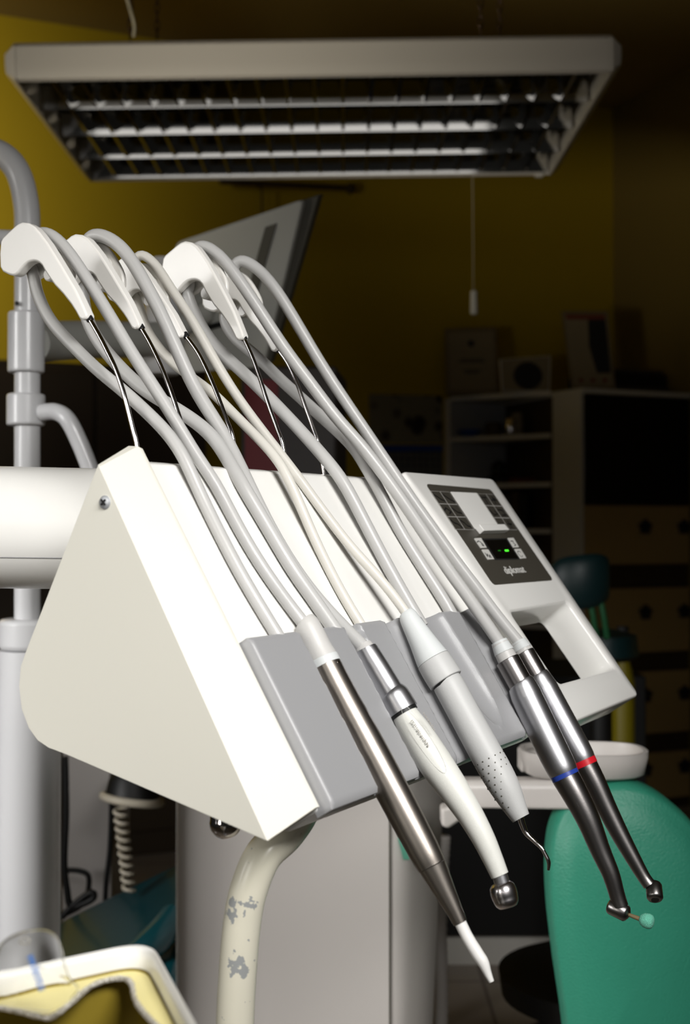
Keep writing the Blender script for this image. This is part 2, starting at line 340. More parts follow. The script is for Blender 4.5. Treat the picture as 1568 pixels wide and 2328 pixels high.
# ---- hose arms: a steel rod rising from the console with a white cradle on top
def rodbase(x, y): return uof(onp(x, y, O - VD * .014, VD))
RX = [(312, 1040), (440, 1055), (545, 1062), (655, 1072), (740, 1080)]
RU = [rodbase(*p) for p in RX]
RODS = [[(203, 724), (225, 762), (243, 797), (262, 837), (281, 893), (299, 965), (311, 1015), (316, 1050)],
        [(320, 744), (342, 782), (365, 830), (385, 880), (402, 930), (418, 985), (436, 1060)],
        [(422, 763), (450, 802), (474, 850), (495, 900), (515, 955), (530, 1000), (546, 1065)],
        [(554, 768), (575, 815), (592, 865), (610, 920), (628, 970), (643, 1015), (657, 1075)],
        [(632, 795), (655, 828), (676, 875), (694, 925), (710, 970), (726, 1018), (741, 1080)]]
HEAD = [(10, 610), (9, 580), (11, 552), (16, 543), (40, 520), (50, 512), (60, 508), (75, 510), (88, 518), (100, 532), (116, 553), (133, 580), (150, 608), (166, 635), (182, 662), (196, 692), (208, 718), (205, 727), (197, 730), (190, 726), (180, 708), (171, 694), (153, 671), (134, 651), (124, 637), (112, 619), (105, 606), (99, 600), (93, 597), (87, 596), (79, 597), (72, 600), (65, 606), (58, 614), (52, 622), (46, 627), (40, 629), (30, 627), (16, 620)]
TIP0 = V((203, 725)); CTR0 = V((60, 565))
# where the tip and head of every cradle sit in the photo
CRT = [((203, 725), (60, 565)), ((320, 746), (180, 590)), ((420, 766), (292, 635)), ((555, 771), (424, 606)), ((633, 797), (510, 655))]
def fitmap(i):                                # similarity taking cradle one's outline to cradle i
    t, c = V(CRT[i][0]), V(CRT[i][1]); a0 = CTR0 - TIP0; a1 = c - t
    k = a1.length / a0.length; ang = math.atan2(a1.y, a1.x) - math.atan2(a0.y, a0.x); R = Matrix.Rotation(ang, 2)
    return lambda p: tuple(t + (R @ (V(p) - TIP0)) * k), k
for i in range(5):
    u = RU[i]; mp, k = fitmap(i)
    pts = [side(x, y, u) for x, y in RODS[i]]; pts[-1] = pts[-1] - Z * .012 + VD * 0
    path = [V(p) for p in crom(pts, 6)]
    rod = obj('hose_arm', MB().tube(path, .00165, 14), M['chrome'], con)
    hd = [mp(p) for p in HEAD]
    hw = [side(x, y, u) for x, y in hd]
    c = MB().prism([p - RD * .0045 for p in hw], RD * .0085)
    cra = obj('hose_cradle', c, M['cradle'], rod, bevel=.0022, sharp=60)
    back = [mp(p) for p in [(14, 600), (14, 552), (38, 526), (58, 512), (76, 514), (93, 528), (112, 556), (128, 590), (128, 625), (112, 640), (96, 632), (84, 610), (70, 610), (48, 625), (28, 622)]]
    bw = [side(x, y, u) + RD * .0155 for x, y in crom(back + [back[0]], 3)[:-1]]
    obj('cradle_flange', MB().prism(bw, RD * .0045), M['cradle'], rod, bevel=.0014, sharp=60)
    q = side(*mp((88, 572)), u); rr = 22 * k * (q.y / F)
    obj('cradle_saddle', MB().lathe(q + RD * .003, RD, [(0, rr), (.006, rr * .8), (.0135, rr)]), M['cradle'], rod)
    q = side(*mp((101, 622)), u); rr = 15 * k * (q.y / F)
    obj('cradle_roller', MB().lathe(q + RD * .003, RD, [(0, rr * .8), (.001, rr), (.012, rr), (.0135, rr * .8)]), M['cradle'], rod)
    q = path[0]; d = (path[1] - path[0]).normalized()
    obj('rod_sleeve', MB().lathe(q - d * .002, d, [(0, .0026), (.0036, .0026), (.0038, .0018)]), M['black'], rod)

# ---- support, arm and knob
arm_a, arm_b = at(-420, 1192, .95), at(330, 1204, .985); ad = (arm_b - arm_a).normalized()
ra = 141 * .955 / F
arm = obj('swing_arm', MB().lathe(arm_a, ad, [(0, ra), ((arm_b - arm_a).length, ra)], 72), M['white'], con)
sm = MB(); nrm = ad.cross(Z).normalized()
ang = radians(28); off = nrm * (ra * cos(ang)) - Z * (ra * sin(ang)); off = off if off.y < 0 else -nrm * (ra * cos(ang)) - Z * (ra * sin(ang))
obj('arm_seam', MB().tube([arm_a + off * 1.0, arm_b + off * 1.0], .0005, 6), M['holder'], con)
pl = [(705, 1790, .86), (684, 1846, .82), (648, 1896, .79), (598, 1945, .775), (566, 2020, .77), (550, 2100, .77), (540, 2210, .77), (534, 2330, .77), (532, 2480, .77)]
pp = [at(x, y, Y) for x, y, Y in crom(pl, 8)]
sup = obj('support_tube', MB().tube(pp, 43 * .775 / F, 32), M['cream'], con, label='ivory bent tube with chipped paint')
CHIPS = [(at(x, y, .759) - WL[sup.name], r) for x, y, r in ((516, 2082, .0085), (522, 2058, .007), (566, 2062, .0075), (540, 2186, .008), (560, 2205, .0085), (530, 2203, .006))]
sup.data.materials[0] = with_nodes('chipped_ivory_paint', _chips, .32, coat=.15)
kb = at(513, 1876, .765)
obj('chrome_knob', MB().lathe(kb + Z * .024, -Z, [(0, .0098), (.021, .0098), (.022, .0102)] + [(.022 + .0105 * sin(a), .0102 * cos(a)) for a in [x * pi / 16 for x in range(1, 9)]]), M['chrome'], con)

# ------------------------------------------------------------------ instruments with their hoses
def ulen(pts):
    d = [0]
    for a, b in zip(pts, pts[1:]): d.append(d[-1] + math.hypot(b[0] - a[0], b[1] - a[1]))
    return [x / d[-1] for x in d]
def hose(front, over, backp, u_h, u_c, u_b, rpx, m, parent):
    P = crom(front[::-1] + over + backp, 5)
    nf = (len(front) - 1) * 5; nb = len(P) - (len(backp) - 1) * 5 - 1
    T1 = ulen(P[:nf + 1]); T3 = ulen(P[nb:]); pts = []
    q = side(front[len(front) // 2][0], front[len(front) // 2][1], (u_h + u_c) / 2); r = rpx * q.y / F
    for k, (x, y) in enumerate(P):
        if k <= nf: u = u_h + (u_c - u_h) * T1[k] ** 1.0
        elif k >= nb: u = u_c + (u_b - u_c) * T3[k - nb]
        else: u = u_c
        p = side(x, y, u)
        s = -(p - O).dot(UP)
        if s > .006 and hof(p) < r - .0038: p = face(x, y, r - .0038)
        pts.append(p)
    for _ in range(6): pts = [pts[0]] + [(pts[i - 1] + pts[i] * 2 + pts[i + 1]) / 4 for i in range(1, len(pts) - 1)] + [pts[-1]]
    return obj('hose', MB().tube(pts, r, 20), m, parent), r
def sweep(name, prof, u, m, parent, n=6, seg=36, label=None, bevel=0):         # prof: px, py, half width in px
    if len(prof) > 2: prof = crom(prof, n)
    pts = [side(x, y, u) for x, y, r in prof]; rad = [r * p.y / F for (x, y, r), p in zip(prof, pts)]
    return obj(name, MB().tube(pts, rad, seg), m, parent, bevel=bevel, label=label, sharp=30)
def over(i, rpx):
    mp, k = fitmap(i); return [mp(p) for p in [(72, 540), (58, 556), (60, 585), (70, 608)]]
HU = [.080, .137, .202, .327, .366]
# 1: bronze barrel
FR1 = [(104, 528), (148, 561), (204, 645), (255, 727), (306, 813), (383, 931), (444, 1033), (490, 1100), (536, 1189), (587, 1276), (643, 1357), (696, 1425)]
BK1 = [(77, 628), (84, 665), (112, 727), (163, 783), (219, 839), (276, 885), (327, 931), (378, 982), (412, 1030), (436, 1080), (469, 1153), (515, 1245), (556, 1321), (602, 1398), (640, 1460)]
FR2 = [(208, 535), (245, 540), (286, 573), (327, 640), (367, 716), (408, 808), (449, 895), (510, 990), (561, 1095), (612, 1200), (673, 1301), (740, 1386), (828, 1474)]
BK2 = [(186, 650), (194, 716), (224, 778), (276, 839), (332, 890), (403, 931), (474, 982), (515, 1040), (556, 1112), (597, 1180), (638, 1250), (672, 1305), (716, 1367), (768, 1442)]
FR3 = [(316, 576), (352, 599), (388, 655), (439, 732), (490, 823), (541, 905), (602, 987), (673, 1078), (740, 1170), (800, 1247), (860, 1312), (905, 1368), (928, 1402)]
BK3 = [(316, 690), (330, 745), (367, 798), (408, 839), (480, 890), (531, 941), (582, 992), (633, 1048), (668, 1115), (714, 1224), (765, 1327), (800, 1388), (832, 1440)]
FR4 = [(454, 558), (490, 573), (531, 619), (587, 701), (643, 788), (704, 869), (765, 951), (819, 1010), (880, 1090), (931, 1163), (982, 1240), (1022, 1300), (1060, 1352), (1100, 1410), (1137, 1464)]
BK4 = [(424, 660), (434, 696), (469, 762), (515, 813), (566, 859), (638, 931), (699, 997), (748, 1053), (786, 1105), (835, 1200), (880, 1285), (925, 1365), (960, 1425)]
FR5 = [(540, 591), (577, 604), (622, 650), (673, 732), (730, 829), (790, 920), (834, 985), (890, 1068), (941, 1143), (987, 1207), (1033, 1272), (1080, 1333), (1127, 1397), (1180, 1462)]
BK5 = [(508, 727), (536, 772), (582, 808), (633, 859), (684, 905), (740, 956), (800, 1012), (830, 1060), (865, 1120), (900, 1190), (932, 1245), (984, 1326), (1015, 1375), (1034, 1412)]
def back_u(bk, r=.0045): return uof(face(*bk[-1], r - .0038))
def instrument(i, name, label, cat, base, fr, bk, rpx, m):
    t = thing(name, side(*base, HU[i]), label, cat)
    hose(fr, over(i, rpx), bk, HU[i], RU[i] + .0098, back_u(bk), rpx, m, t); return t
t = instrument(0, 'dental_handpiece', 'bronze-grey metal barrel instrument with white tip, nearest in the holder, with grey hose', 'dental instrument', (720, 1480), FR1, BK1, 14.8, M['hose'])
u = HU[0]
sweep('collar', [(692, 1418, 28), (697, 1424, 31), (708, 1446, 32), (722, 1476, 33), (736, 1502, 35)], u, M['collar'], t)
sweep('collar_ring', [(733, 1497, 36), (741, 1514, 36)], u, M['scalerw'], t, bevel=.0005)
br = sweep('barrel', [(740, 1512, 35.5), (775, 1580, 36.5), (850, 1720, 38.5), (920, 1852, 38.5), (965, 1937, 36), (982, 1969, 33)], u, M['bronze'], t)
nd = side(761, 1506, u) ; ax = (side(850, 1720, u) - side(740, 1512, u)).normalized(); vw = (EYE - nd).normalized(); lat = ax.cross(vw).normalized()
lat = lat if lat.x > 0 else -lat; rb = 36 * nd.y / F; cn = side(745.5, 1522, u)
dr = (lat * .8 + vw * .6).normalized(); dr = (dr - ax * dr.dot(ax)).normalized()
obj('set_pin', MB().lathe(cn + dr * (rb - .0006), dr, [(0, .0009), (.0009, .0009), (.001, .0005)], 16), M['chrome'], br)
sweep('nose_cone', [(983, 1970, 32.5), (1010, 2025, 25), (1035, 2075, 18.5), (1046, 2098, 16)], u, M['bronze'], t)
sweep('tip', [(1045, 2095, 13.5), (1062, 2130, 13.5), (1085, 2168, 14), (1098, 2188, 13), (1108, 2212, 9), (1117, 2232, 6)], u, M['tipw'], t)
# 2: white turbine
t = instrument(1, 'turbine_handpiece', 'pearly white curved turbine handpiece with silver connector and ball head', 'dental instrument', (880, 1560), FR2, BK2, 15.8, M['hose'])
u = HU[1]
sweep('hose_end', [(824, 1466, 20), (834, 1484, 25)], u, M['collar'], t)
sweep('connector', [(830, 1476, 26), (834, 1483, 28), (860, 1525, 29), (888, 1572, 30), (892, 1578, 34), (897, 1586, 36.5), (916, 1618, 37)], u, M['silver'], t, n=3)
sweep('seal', [(912, 1610, 33), (920, 1624, 33)], u, M['black'], t)
hp = sweep('handle', [(917, 1618, 29), (926, 1634, 31), (950, 1672, 36), (986, 1730, 39), (1028, 1790, 35.5), (1066, 1848, 30.5), (1098, 1905, 26.5), (1121, 1955, 23), (1136, 1990, 20.5)], u, M['turb'], t)
sweep('neck', [(1134, 1985, 17.5), (1142, 2010, 17.5)], u, M['silver'], t)
hc = side(1146, 2033, u); k = hc.y / F; ha = (VD * .2 - UP * .75 - N1 * .55 + RD * .1).normalized(); ha = V((.28, -.25, -.93)).normalized()
obj('head', MB().lathe(hc - ha * 28 * k, ha, [(0, 14 * k), (3 * k, 22 * k), (10 * k, 28.5 * k), (22 * k, 30.5 * k), (34 * k, 30 * k), (40 * k, 28 * k), (42 * k, 28.5 * k), (50 * k, 26 * k), (57 * k, 20 * k), (59 * k, 12 * k)]), M['headm'], t, sharp=60)
# engraved badge and lettering on the handle
bx0, bx1 = side(950, 1672, u), side(990, 1735, u); axd = (bx1 - bx0).normalized()
def onhandle(px, py, rr): # point on the handle skin facing the camera
    c = side(px, py, u); v = (EYE - c).normalized(); v = (v - axd * v.dot(axd)).normalized(); return c + v * rr * c.y / F, v
p, v = onhandle(968, 1668, 37.5); lt = axd.cross(v).normalized()
def skin_text(name, s, px, py, rr, shift, length, height, m):
    p, v = onhandle(px, py, rr); lt = axd.cross(v).normalized(); lt = lt if lt.x > 0 else -lt; Rr = rr * p.y / F
    a = shift / Rr; d = v * cos(a) + lt * sin(a); c = side(px, py, u) + d * (Rr + .0001); yy = d.cross(-axd)
    return text(name, s, c, -axd, yy, length, m, hp, height=height)
skin_text('lettering', 'appledental', 958, 1672, 38.6, .0000, .021, .0024, M['printg'])
skin_text('lettering', 'mysasen', 967, 1652, 37.6, .0042, .014, .0017, M['printg'])
bd = MB(); pts = []
for k2 in range(40):
    a = 2 * pi * k2 / 40; s_ = cos(a) * .0270; w_ = sin(a) * .0052
    q = side(962, 1686, u) + axd * s_; v = (EYE - q).normalized(); v = (v - axd * v.dot(axd)).normalized(); lt = axd.cross(v).normalized(); lt = lt if lt.x > 0 else -lt
    tt = s_ / .027; Rr = (38.2 - 2.2 * tt * tt * (1 if tt < 0 else .4)) * q.y / F + .0001; aa = (w_ + .0012) / Rr
    pts.append(q + (v * cos(aa) + lt * sin(aa)) * Rr)
bd.tube(pts + [pts[0]], .00010, 6, caps=False); obj('badge_outline', bd, M['turb'], hp)
# 3: grey scaler
t = instrument(2, 'ultrasonic_scaler', 'matte grey scaler handpiece with dimpled grip and hooked steel tip, on a cream hose', 'dental instrument', (985, 1500), FR3, BK3, 11.2, M['hosec'])
u = HU[2]
sweep('cap', [(922, 1393, 17), (927, 1400, 21), (936, 1417, 24), (958, 1455, 30), (978, 1490, 37), (984, 1500, 39)], u, M['scalerw'], t)
sweep('cap_ring', [(984, 1500, 39.5), (1000, 1526, 41), (1014, 1548, 41)], u, M['scaler'], t, bevel=.0008)
sweep('seal', [(1012, 1545, 34), (1018, 1556, 34)], u, M['black'], t)
gp = sweep('grip', [(1017, 1553, 33), (1021, 1560, 35.5), (1060, 1632, 36), (1100, 1705, 37), (1128, 1755, 37), (1150, 1795, 34), (1172, 1838, 26), (1184, 1860, 21)], u, M['scaler'], t)
dm = MB(); gax = (side(1172, 1838, u) - side(1100, 1705, u)).normalized()
for a_ in range(9):
    f_ = a_ / 8; px, py = 1112 + (1166 - 1112) * f_, 1726 + (1830 - 1726) * f_; rr = [37.3, 37.4, 37.3, 37, 36, 34.5, 32.6, 30, 27.4][a_]
    c = side(px, py, u); v = (EYE - c).normalized(); v = (v - gax * v.dot(gax)).normalized(); lt = gax.cross(v).normalized(); R_ = rr * c.y / F
    for b_ in range(-3, 4):
        a = (b_ + (.5 if a_ % 2 else 0)) * .44; d = v * cos(a) + lt * sin(a)
        if b_ + (.5 if a_ % 2 else 0) > 3: continue
        dm.lathe(c + d * (R_ - .0003), d, [(0, .00062), (.00045, .00055)], 10)
obj('grip_dimples', dm, M['panels'], gp)
sweep('scaler_tip', [(1182, 1857, 8), (1188, 1876, 7), (1196, 1894, 6), (1212, 1910, 5), (1230, 1927, 4.5), (1239, 1942, 4.5), (1247, 1960, 4.5), (1246, 1978, 3)], u, M['chrome'], t, seg=16)
# 4 and 5: motors with contra-angles
def motor(i, name, label, fr, bk, rpx, col, cap, ring, body, band, ca, head, collar):
    t = instrument(i, name, label, 'dental instrument', collar[0][:2], fr, bk, rpx, M['hose']); u = HU[i]
    sweep('collar', collar, u, M['collar'], t, n=3); m1 = (collar[0][0] + collar[-1][0]) / 2; m2 = (collar[0][1] + collar[-1][1]) / 2
    sweep('collar_end', [(collar[0][0] - 2, collar[0][1] - 4, collar[0][2] - 1), (m1, m2, collar[-1][2] + .6)], u, M['scalerw'], t)
    sweep('motor_cap', cap, u, M['steel'], t, bevel=.0006); sweep('motor_ring', ring, u, M['silver'], t, n=3)
    sweep('motor_body', body, u, M['silver'], t, n=4)
    sweep('colour_band', band, u, col, t, label='blue ring' if i == 3 else 'red ring')
    c = sweep('contra_angle', ca, u, M['steel'], t); return t, c
t, c = motor(3, 'contra_angle_motor', 'steel contra-angle handpiece with blue ring and mint polishing brush', FR4, BK4, 14.2, M['blue'],
    [(1153, 1500, 28), (1184, 1556, 28)], [(1183, 1553, 30), (1186, 1558, 32), (1192, 1572, 34.5), (1197, 1584, 36)],
    [(1196, 1582, 35.5), (1215, 1622, 36), (1252, 1698, 36), (1274, 1742, 35), (1281, 1757, 33)], [(1280, 1755, 32.5), (1286, 1767, 32.5)],
    [(1285, 1766, 32), (1310, 1810, 30), (1337, 1864, 27), (1364, 1932, 23), (1388, 1987, 20), (1402, 2034, 18), (1410, 2060, 18)], None,
    [(1136, 1462, 20), (1145, 1482, 22), (1156, 1504, 23)])
u = HU[3]; hc = side(1409, 2070, u); k = hc.y / F; hd = V((.78, -.55, -.28)).normalized()
hh = obj('contra_head', MB().lathe(hc - hd * 30 * k, hd, [(0, 8 * k), (3 * k, 16 * k), (8 * k, 19 * k), (44 * k, 19 * k), (48 * k, 16 * k), (52 * k, 9 * k)]), M['steel'], t, sharp=50)
b0 = hc + hd * 20 * k; b1 = side(1443, 2084, u) + hd * .004; b2 = side(1460, 2087, u) + hd * .006; bdv = (b2 - b1).normalized()
brush = thing('polishing_brush', b1, 'small mint green polishing brush clamped in the head of the blue-ringed handpiece', 'brush')
obj('brush_shank', MB().tube([b0, b1 + bdv * 2 * k], [4 * k, 5.5 * k], 14), M['gold'], brush)
rb_ = [(0, 6 * k), (3 * k, 11 * k), (10 * k, 15.5 * k), (20 * k, 17 * k), (27 * k, 15 * k), (31 * k, 10 * k), (32 * k, 2 * k)]
bm_ = MB().lathe(b1, bdv, rb_, 32)
obj('bristles', bm_, M['mint'], brush, sharp=80)
t, c = motor(4, 'contra_angle_motor', 'steel contra-angle handpiece with red ring, last in the holder beside the keypad panel', FR5, BK5, 13.4, M['red'],
    [(1190, 1484, 25), (1222, 1540, 25)], [(1220, 1537, 27), (1224, 1543, 29), (1231, 1556, 31), (1237, 1566, 32)],
    [(1236, 1564, 31.5), (1256, 1602, 32), (1296, 1675, 31.5), (1318, 1714, 30), (1325, 1728, 28.5)], [(1324, 1726, 28.5), (1331, 1741, 28.5)],
    [(1330, 1740, 28), (1352, 1780, 25.5), (1378, 1835, 23), (1408, 1895, 20.5), (1438, 1950, 17.5), (1462, 1992, 15), (1476, 2012, 15)], None,
    [(1180, 1462, 18), (1187, 1474, 19.5), (1196, 1490, 20.5)])
u = HU[4]; hc = side(1487, 2028, u); k = hc.y / F; hd = V((-.10, -.75, -.65)).normalized()
obj('contra_head', MB().lathe(hc - hd * 24 * k, hd, [(0, 8 * k), (3 * k, 16 * k), (8 * k, 18.5 * k), (38 * k, 18.5 * k), (42 * k, 16 * k), (44 * k, 12 * k)]), M['steel'], t, sharp=50)
obj('chuck_opening', MB().lathe(hc + hd * 19 * k, hd, [(0, 9 * k), (1.6 * k, 9 * k), (1.7 * k, 5 * k)], 20), M['black'], t)

# ------------------------------------------------------------------ ceiling luminaire
fl, fr_ = at(45, 187, 2.6), at(1380, 168, 2.6); bl, brr = at(228, 413, 3.37), at(1243, 400, 3.37)
E1 = (fr_ - fl); LW = E1.length; e1 = E1.normalized(); e2 = ((bl - fl) - e1 * (bl - fl).dot(e1)).normalized(); e3 = e1.cross(e2)
LD = (bl - fl).dot(e2)
lam = thing('ceiling_light', fl + E1 * .5 + e2 * LD * .5, 'long grey louvred fluorescent luminaire hanging on chains, switched off', 'ceiling light')
def LP(a, b, c): return fl + e1 * a + e2 * b + e3 * c
HT = .082
sec = [(0, 0), (-.012, .004), (-.018, .030), (-.018, .070), (-.004, HT), (LD + .004, HT), (LD + .018, .070), (LD + .018, .030), (LD + .012, .004), (LD, 0), (LD - .004, .004), (LD - .004, HT - .012), (.004, HT - .012), (.004, .004)]
obj('housing', MB().rings([[LP(x, b, c) for b, c in sec] for x in (-.004, LW + .004)]), M['lamp'], lam, bevel=.002)
for s_, x0 in ((-1, -.004), (1, LW + .004)):
    c_ = [(b, c) for b, c in sec[1:9]]; c_ = [(0, 0)] + c_ + [(LD, 0)]
    def cap_ring(x, k): return [LP(x, LD / 2 + (b - LD / 2) * (1 - .03 * k), HT / 2 + (c - HT / 2) * (1 - .45 * k)) for b, c in c_]
    obj('end_cap', MB().rings([cap_ring(x0, 0), cap_ring(x0 + s_ * .006, 0), cap_ring(x0 + s_ * .026, 1)]), M['lamp'], lam, bevel=.002)
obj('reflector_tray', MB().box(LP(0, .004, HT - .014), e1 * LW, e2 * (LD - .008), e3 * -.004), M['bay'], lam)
NB = 4; pitch = LD / NB
def rail(y, w):                                # curved mirror rail, V-shaped in section
    L_ = [(y - w * .5 * t ** 1.1, .006 + .052 * t) for t in [k / 8 for k in range(9)]]
    R_ = [(2 * y - a, c) for a, c in L_][::-1]
    return L_ + R_
for k_ in range(NB + 1):
    y = min(max(k_ * pitch, .012), LD - .012); s_ = rail(y, .0232)
    obj('louver_rail', MB().rings([[LP(x, a, c) for a, c in s_] for x in (.004, LW - .004)]), M['louver'], lam, sharp=60)
NX = 20
for k_ in range(1, NX):
    x = LW * k_ / NX; w0, w1 = .0036, .011
    s_ = [(x - w0, .010), (x + w0, .010), (x + w1 * .45, .034), (x + w1, .052), (x - w1, .052), (x - w1 * .45, .034)]
    obj('louver_blade', MB().rings([[LP(a, b, c) for a, c in s_] for b in (.010, LD - .010)]), M['louver'], lam, sharp=60)
for k_ in range(NB): obj('fluorescent_tube', MB().lathe(LP(.02, (k_ + .5) * pitch, .060), e1, [(0, .008), (LW - .04, .008)], 16), M['tube'], lam)
def chain(x, y, Yq):
    p = at(x, y, Yq); n_ = int((HC - p.z) / .021); mb = MB()
    for q in range(n_ + 1):
        c = p + Z * (q * .021 + .006); w = e1 if q % 2 else e2; ring = []
        for a in range(10):
            an = 2 * pi * a / 10; ring.append(c + w * .0055 * cos(an) + Z * .014 * sin(an))
        mb.tube(ring + [ring[0]], .0016, 6, caps=False)
    return obj('chain', mb, M['chain'], lam)
for x, y, Yq in ((296, 84, 2.66), (357, 84, 2.9), (1092, 78, 2.66), (1136, 80, 2.9)): chain(x, y, Yq)
obj('cable', MB().tube([V(p) for p in crom([at(304, 84, 2.65), at(306, 60, 2.65), at(300, 35, 2.65), at(293, 10, 2.66), at(285, -20, 2.66), at(280, -60, 2.66), at(279, -140, 2.66)], 6)], .0038, 10), M['cable'], lam)
obj('junction_box', MB().lathe(LP(.30, .10, HT - .002), e3, [(0, .055), (.006, .055), (.011, .045)], 32), M['lamp'], lam)
obj('clip', MB().box(LP(LW - .035, LD - .012, -.006), e1 * .022, e2 * .016, e3 * .010), M['tipw'], lam, bevel=.002)
pc = thing('pull_cord', at(1077, 716, 3.2), 'white pull cord handle hanging below the right half of the luminaire', 'pull cord')
obj('cord', MB().tube([at(1074, 398, 3.2), at(1076, 664, 3.2)], .0012, 8), M['cable'], pc)
p = at(1077, 660, 3.2); obj('cord_handle', MB().lathe(p, -Z, [(0, .004), (.003, .009), (.060, .010), (.063, .008)], 18), M['tube'], pc)

# ------------------------------------------------------------------ back wall: rail, papers, shelves, cabinets
rl = thing('wall_rail', onwall(700, 422, .04), 'thin dark rail with round end knob high on the yellow wall', 'rail')
ra0, ra1 = onwall(500, 412, .05), onwall(790, 428, .05)
obj('rod', MB().tube([ra0, ra1], .011, 16), M['brown'], rl); d = (ra1 - ra0).normalized()
obj('end_knob', MB().lathe(ra1 - d * .004, d, [(0, .012), (.006, .019), (.018, .021), (.030, .016), (.036, .004)], 20), M['brown'], rl)
obj('bracket', MB().box(onwall(596, 419, .055) - A * .006, A * .012, B * .05, Z * .012), M['brown'], rl)
obj('hanging_cord', MB().tube([onwall(595, 424, .05), onwall(595, 640, .05)], .0035, 8), M['brown'], rl)
def sheet(name, px, m, label, cat, th=.003, off=.0005):
    c = [onwall(x, y, off) for x, y in px]; return tag(obj(name, MB().prism(c, -B * th), m), label, cat)
sheet('photo_collage', [(838, 896), (1004, 900), (1006, 1008), (840, 1008)], M['collage'], 'small poster of dark round pictures pinned to the wall beside the shelves', 'poster')
ct = thing('wall_calendar', onwall(935, 1080, .004), 'wall calendar with dark blue header hung beneath the picture poster', 'calendar')
obj('header', MB().prism([onwall(x, y, .0005) for x, y in [(845, 1012), (1006, 1012), (1006, 1026), (845, 1026)]], -B * .004), M['bluep'], ct)
obj('month_sheet', MB().prism([onwall(x, y, .0005) for x, y in [(845, 1026), (1006, 1026), (1006, 1120), (845, 1120)]], -B * .003), M['calendar'], ct)
# corner shelf
P0, P1 = V((.412, 4.812, 0)), V((.774, 4.60, 0)); P2 = P1 + B * .352; P3 = P0 + B * .012
su = thing('corner_shelf_unit', V((.6, 4.8, 0)), 'grey white open corner shelf unit between the yellow wall and the cabinet', 'shelf')
obj('back_panel', MB().prism([P3 - B * .006, P2 - B * .006, P2 - B * .001, P3 - B * .001], Z * 1.556), M['shelfb'], su)
dn = (P1 - P0).normalized()
obj('side_board', MB().prism([P0 - dn * .02, P0, P3 + dn * .0, P3 - dn * .02], Z * 1.556), M['shelf'], su)
ZS = [1.546, 1.386, 1.203, 1.028, .85, .67, .45]
for z_ in ZS: obj('shelf_board', MB().prism([q + Z * z_ for q in (P0, P1 - A * .004, P2 - A * .004 - B * .008, P3 - B * .008)], Z * .018), M['shelf'], su, bevel=.002)
# drawer cabinet
Q0 = V((.856, 4.47, 0)); CWD = .488; Q0b = P1
cb = thing('drawer_cabinet', Q0 + A * .25 + B * .2, 'tall tan cabinet with black glass door over drawers with flower knobs', 'cabinet')
obj('carcass', MB().prism([Q0 + B * .02, Q0 + A * CWD + B * .02, Q0 + A * CWD + B * .50, P2 + A * .004, P1 + A * .004], Z * 1.54), M['brown'], cb)
obj('side_panel', MB().prism([Q0 - A * .0 + B * .0, Q0 + A * .012, P1 + A * .014, P1 + A * .002], Z * 1.54), M['shelf'], cb)
obj('cabinet_top', MB().prism([Q0 - B * .012 + Z * 1.54, Q0 + A * CWD - B * .012 + Z * 1.54, Q0 + A * CWD + B * .50 + Z * 1.54, P2 + A * .004 + Z * 1.54, P1 + Z * 1.54], Z * .018), M['shelf'], cb, bevel=.002)
obj('glass_door', MB().box(Q0 + A * .015 + Z * 1.14, A * (CWD - .02), B * .018, Z * .395), M['bglass'], cb, bevel=.002)
for z0, z1 in ((.915, 1.132), (.588, .826), (.285, .515), (.04, .212)):
    dr = obj('drawer', MB().box(Q0 + A * .015 + Z * z0, A * (CWD - .02), B * .018, Z * (z1 - z0)), M['drawer'], cb, bevel=.003)
    for fx in (.275, .45):
        c = Q0 + A * fx + Z * ((z0 + z1) / 2 + .03) - B * .006; fm = MB()
        for q in range(5):
            a = 2 * pi * q / 5 + pi / 2; fm.lathe(c + (A * cos(a) + Z * sin(a)) * .018, -B, [(0, .011), (.006, .011), (.009, .006)], 14)
        fm.lathe(c - B * .002, -B, [(0, .010), (.012, .009)], 14); fm.lathe(c + B * .010, -B, [(0, .005), (.014, .005)], 10)
        obj('flower_knob', fm, M['dark'], dr)
TOPZ = 1.566
def leaning(name, px, Y0, m, mi, label, cat, inset=.1, lean=.03, z0=1.5645, extra=None):
    bl_, br_, tr_, tl_ = [at(x, y, Y0) for x, y in px]; bl_.z = br_.z = z0
    for q in (tl_, tr_): q.x *= (Y0 + lean) / Y0; q.y += lean
    nv = (br_ - bl_).cross(tl_ - bl_).normalized(); nv = nv if nv.y < 0 else -nv
    t = thing(name, (bl_ + br_) / 2, label, cat); c = (bl_ + br_ + tr_ + tl_) / 4
    obj('frame', MB().prism([bl_, br_, tr_, tl_], -nv * .012), m, t, bevel=.002)
    q = [c + (p - c) * (1 - inset) + nv * .0008 for p in (bl_, br_, tr_, tl_)]
    obj('picture', MB().prism(q, -nv * .002), mi, t)
    if extra: extra(t, lambda a, b: (q[3] * (1 - a) + q[2] * a) * (1 - b) + (q[0] * (1 - a) + q[1] * a) * b, nv)
    return t
def lines(t, f, nv):
    mb = MB()
    for b, a0, a1 in ((.47, .25, .75), (.51, .2, .8), (.66, .3, .7), (.70, .35, .65)): mb.prism([f(a0, b), f(a1, b), f(a1, b + .02), f(a0, b + .02)], nv * .0008)
    obj('printed_lines', mb, M['printk'], t); c = f(.5, .2); x = (f(.6, .2) - c).length * .8
    obj('crest', MB().lathe(c - nv * .0002, nv, [(0, x), (.0012, x)], 20), M['printk'], t)
leaning('framed_certificate', [(1014, 905), (1135, 896), (1128, 738), (1010, 742)], 4.74, M['gold'], M['tan'], 'dull framed certificate leaning on the wall on top of the corner shelf', 'certificate', .14, .05, extra=lines)
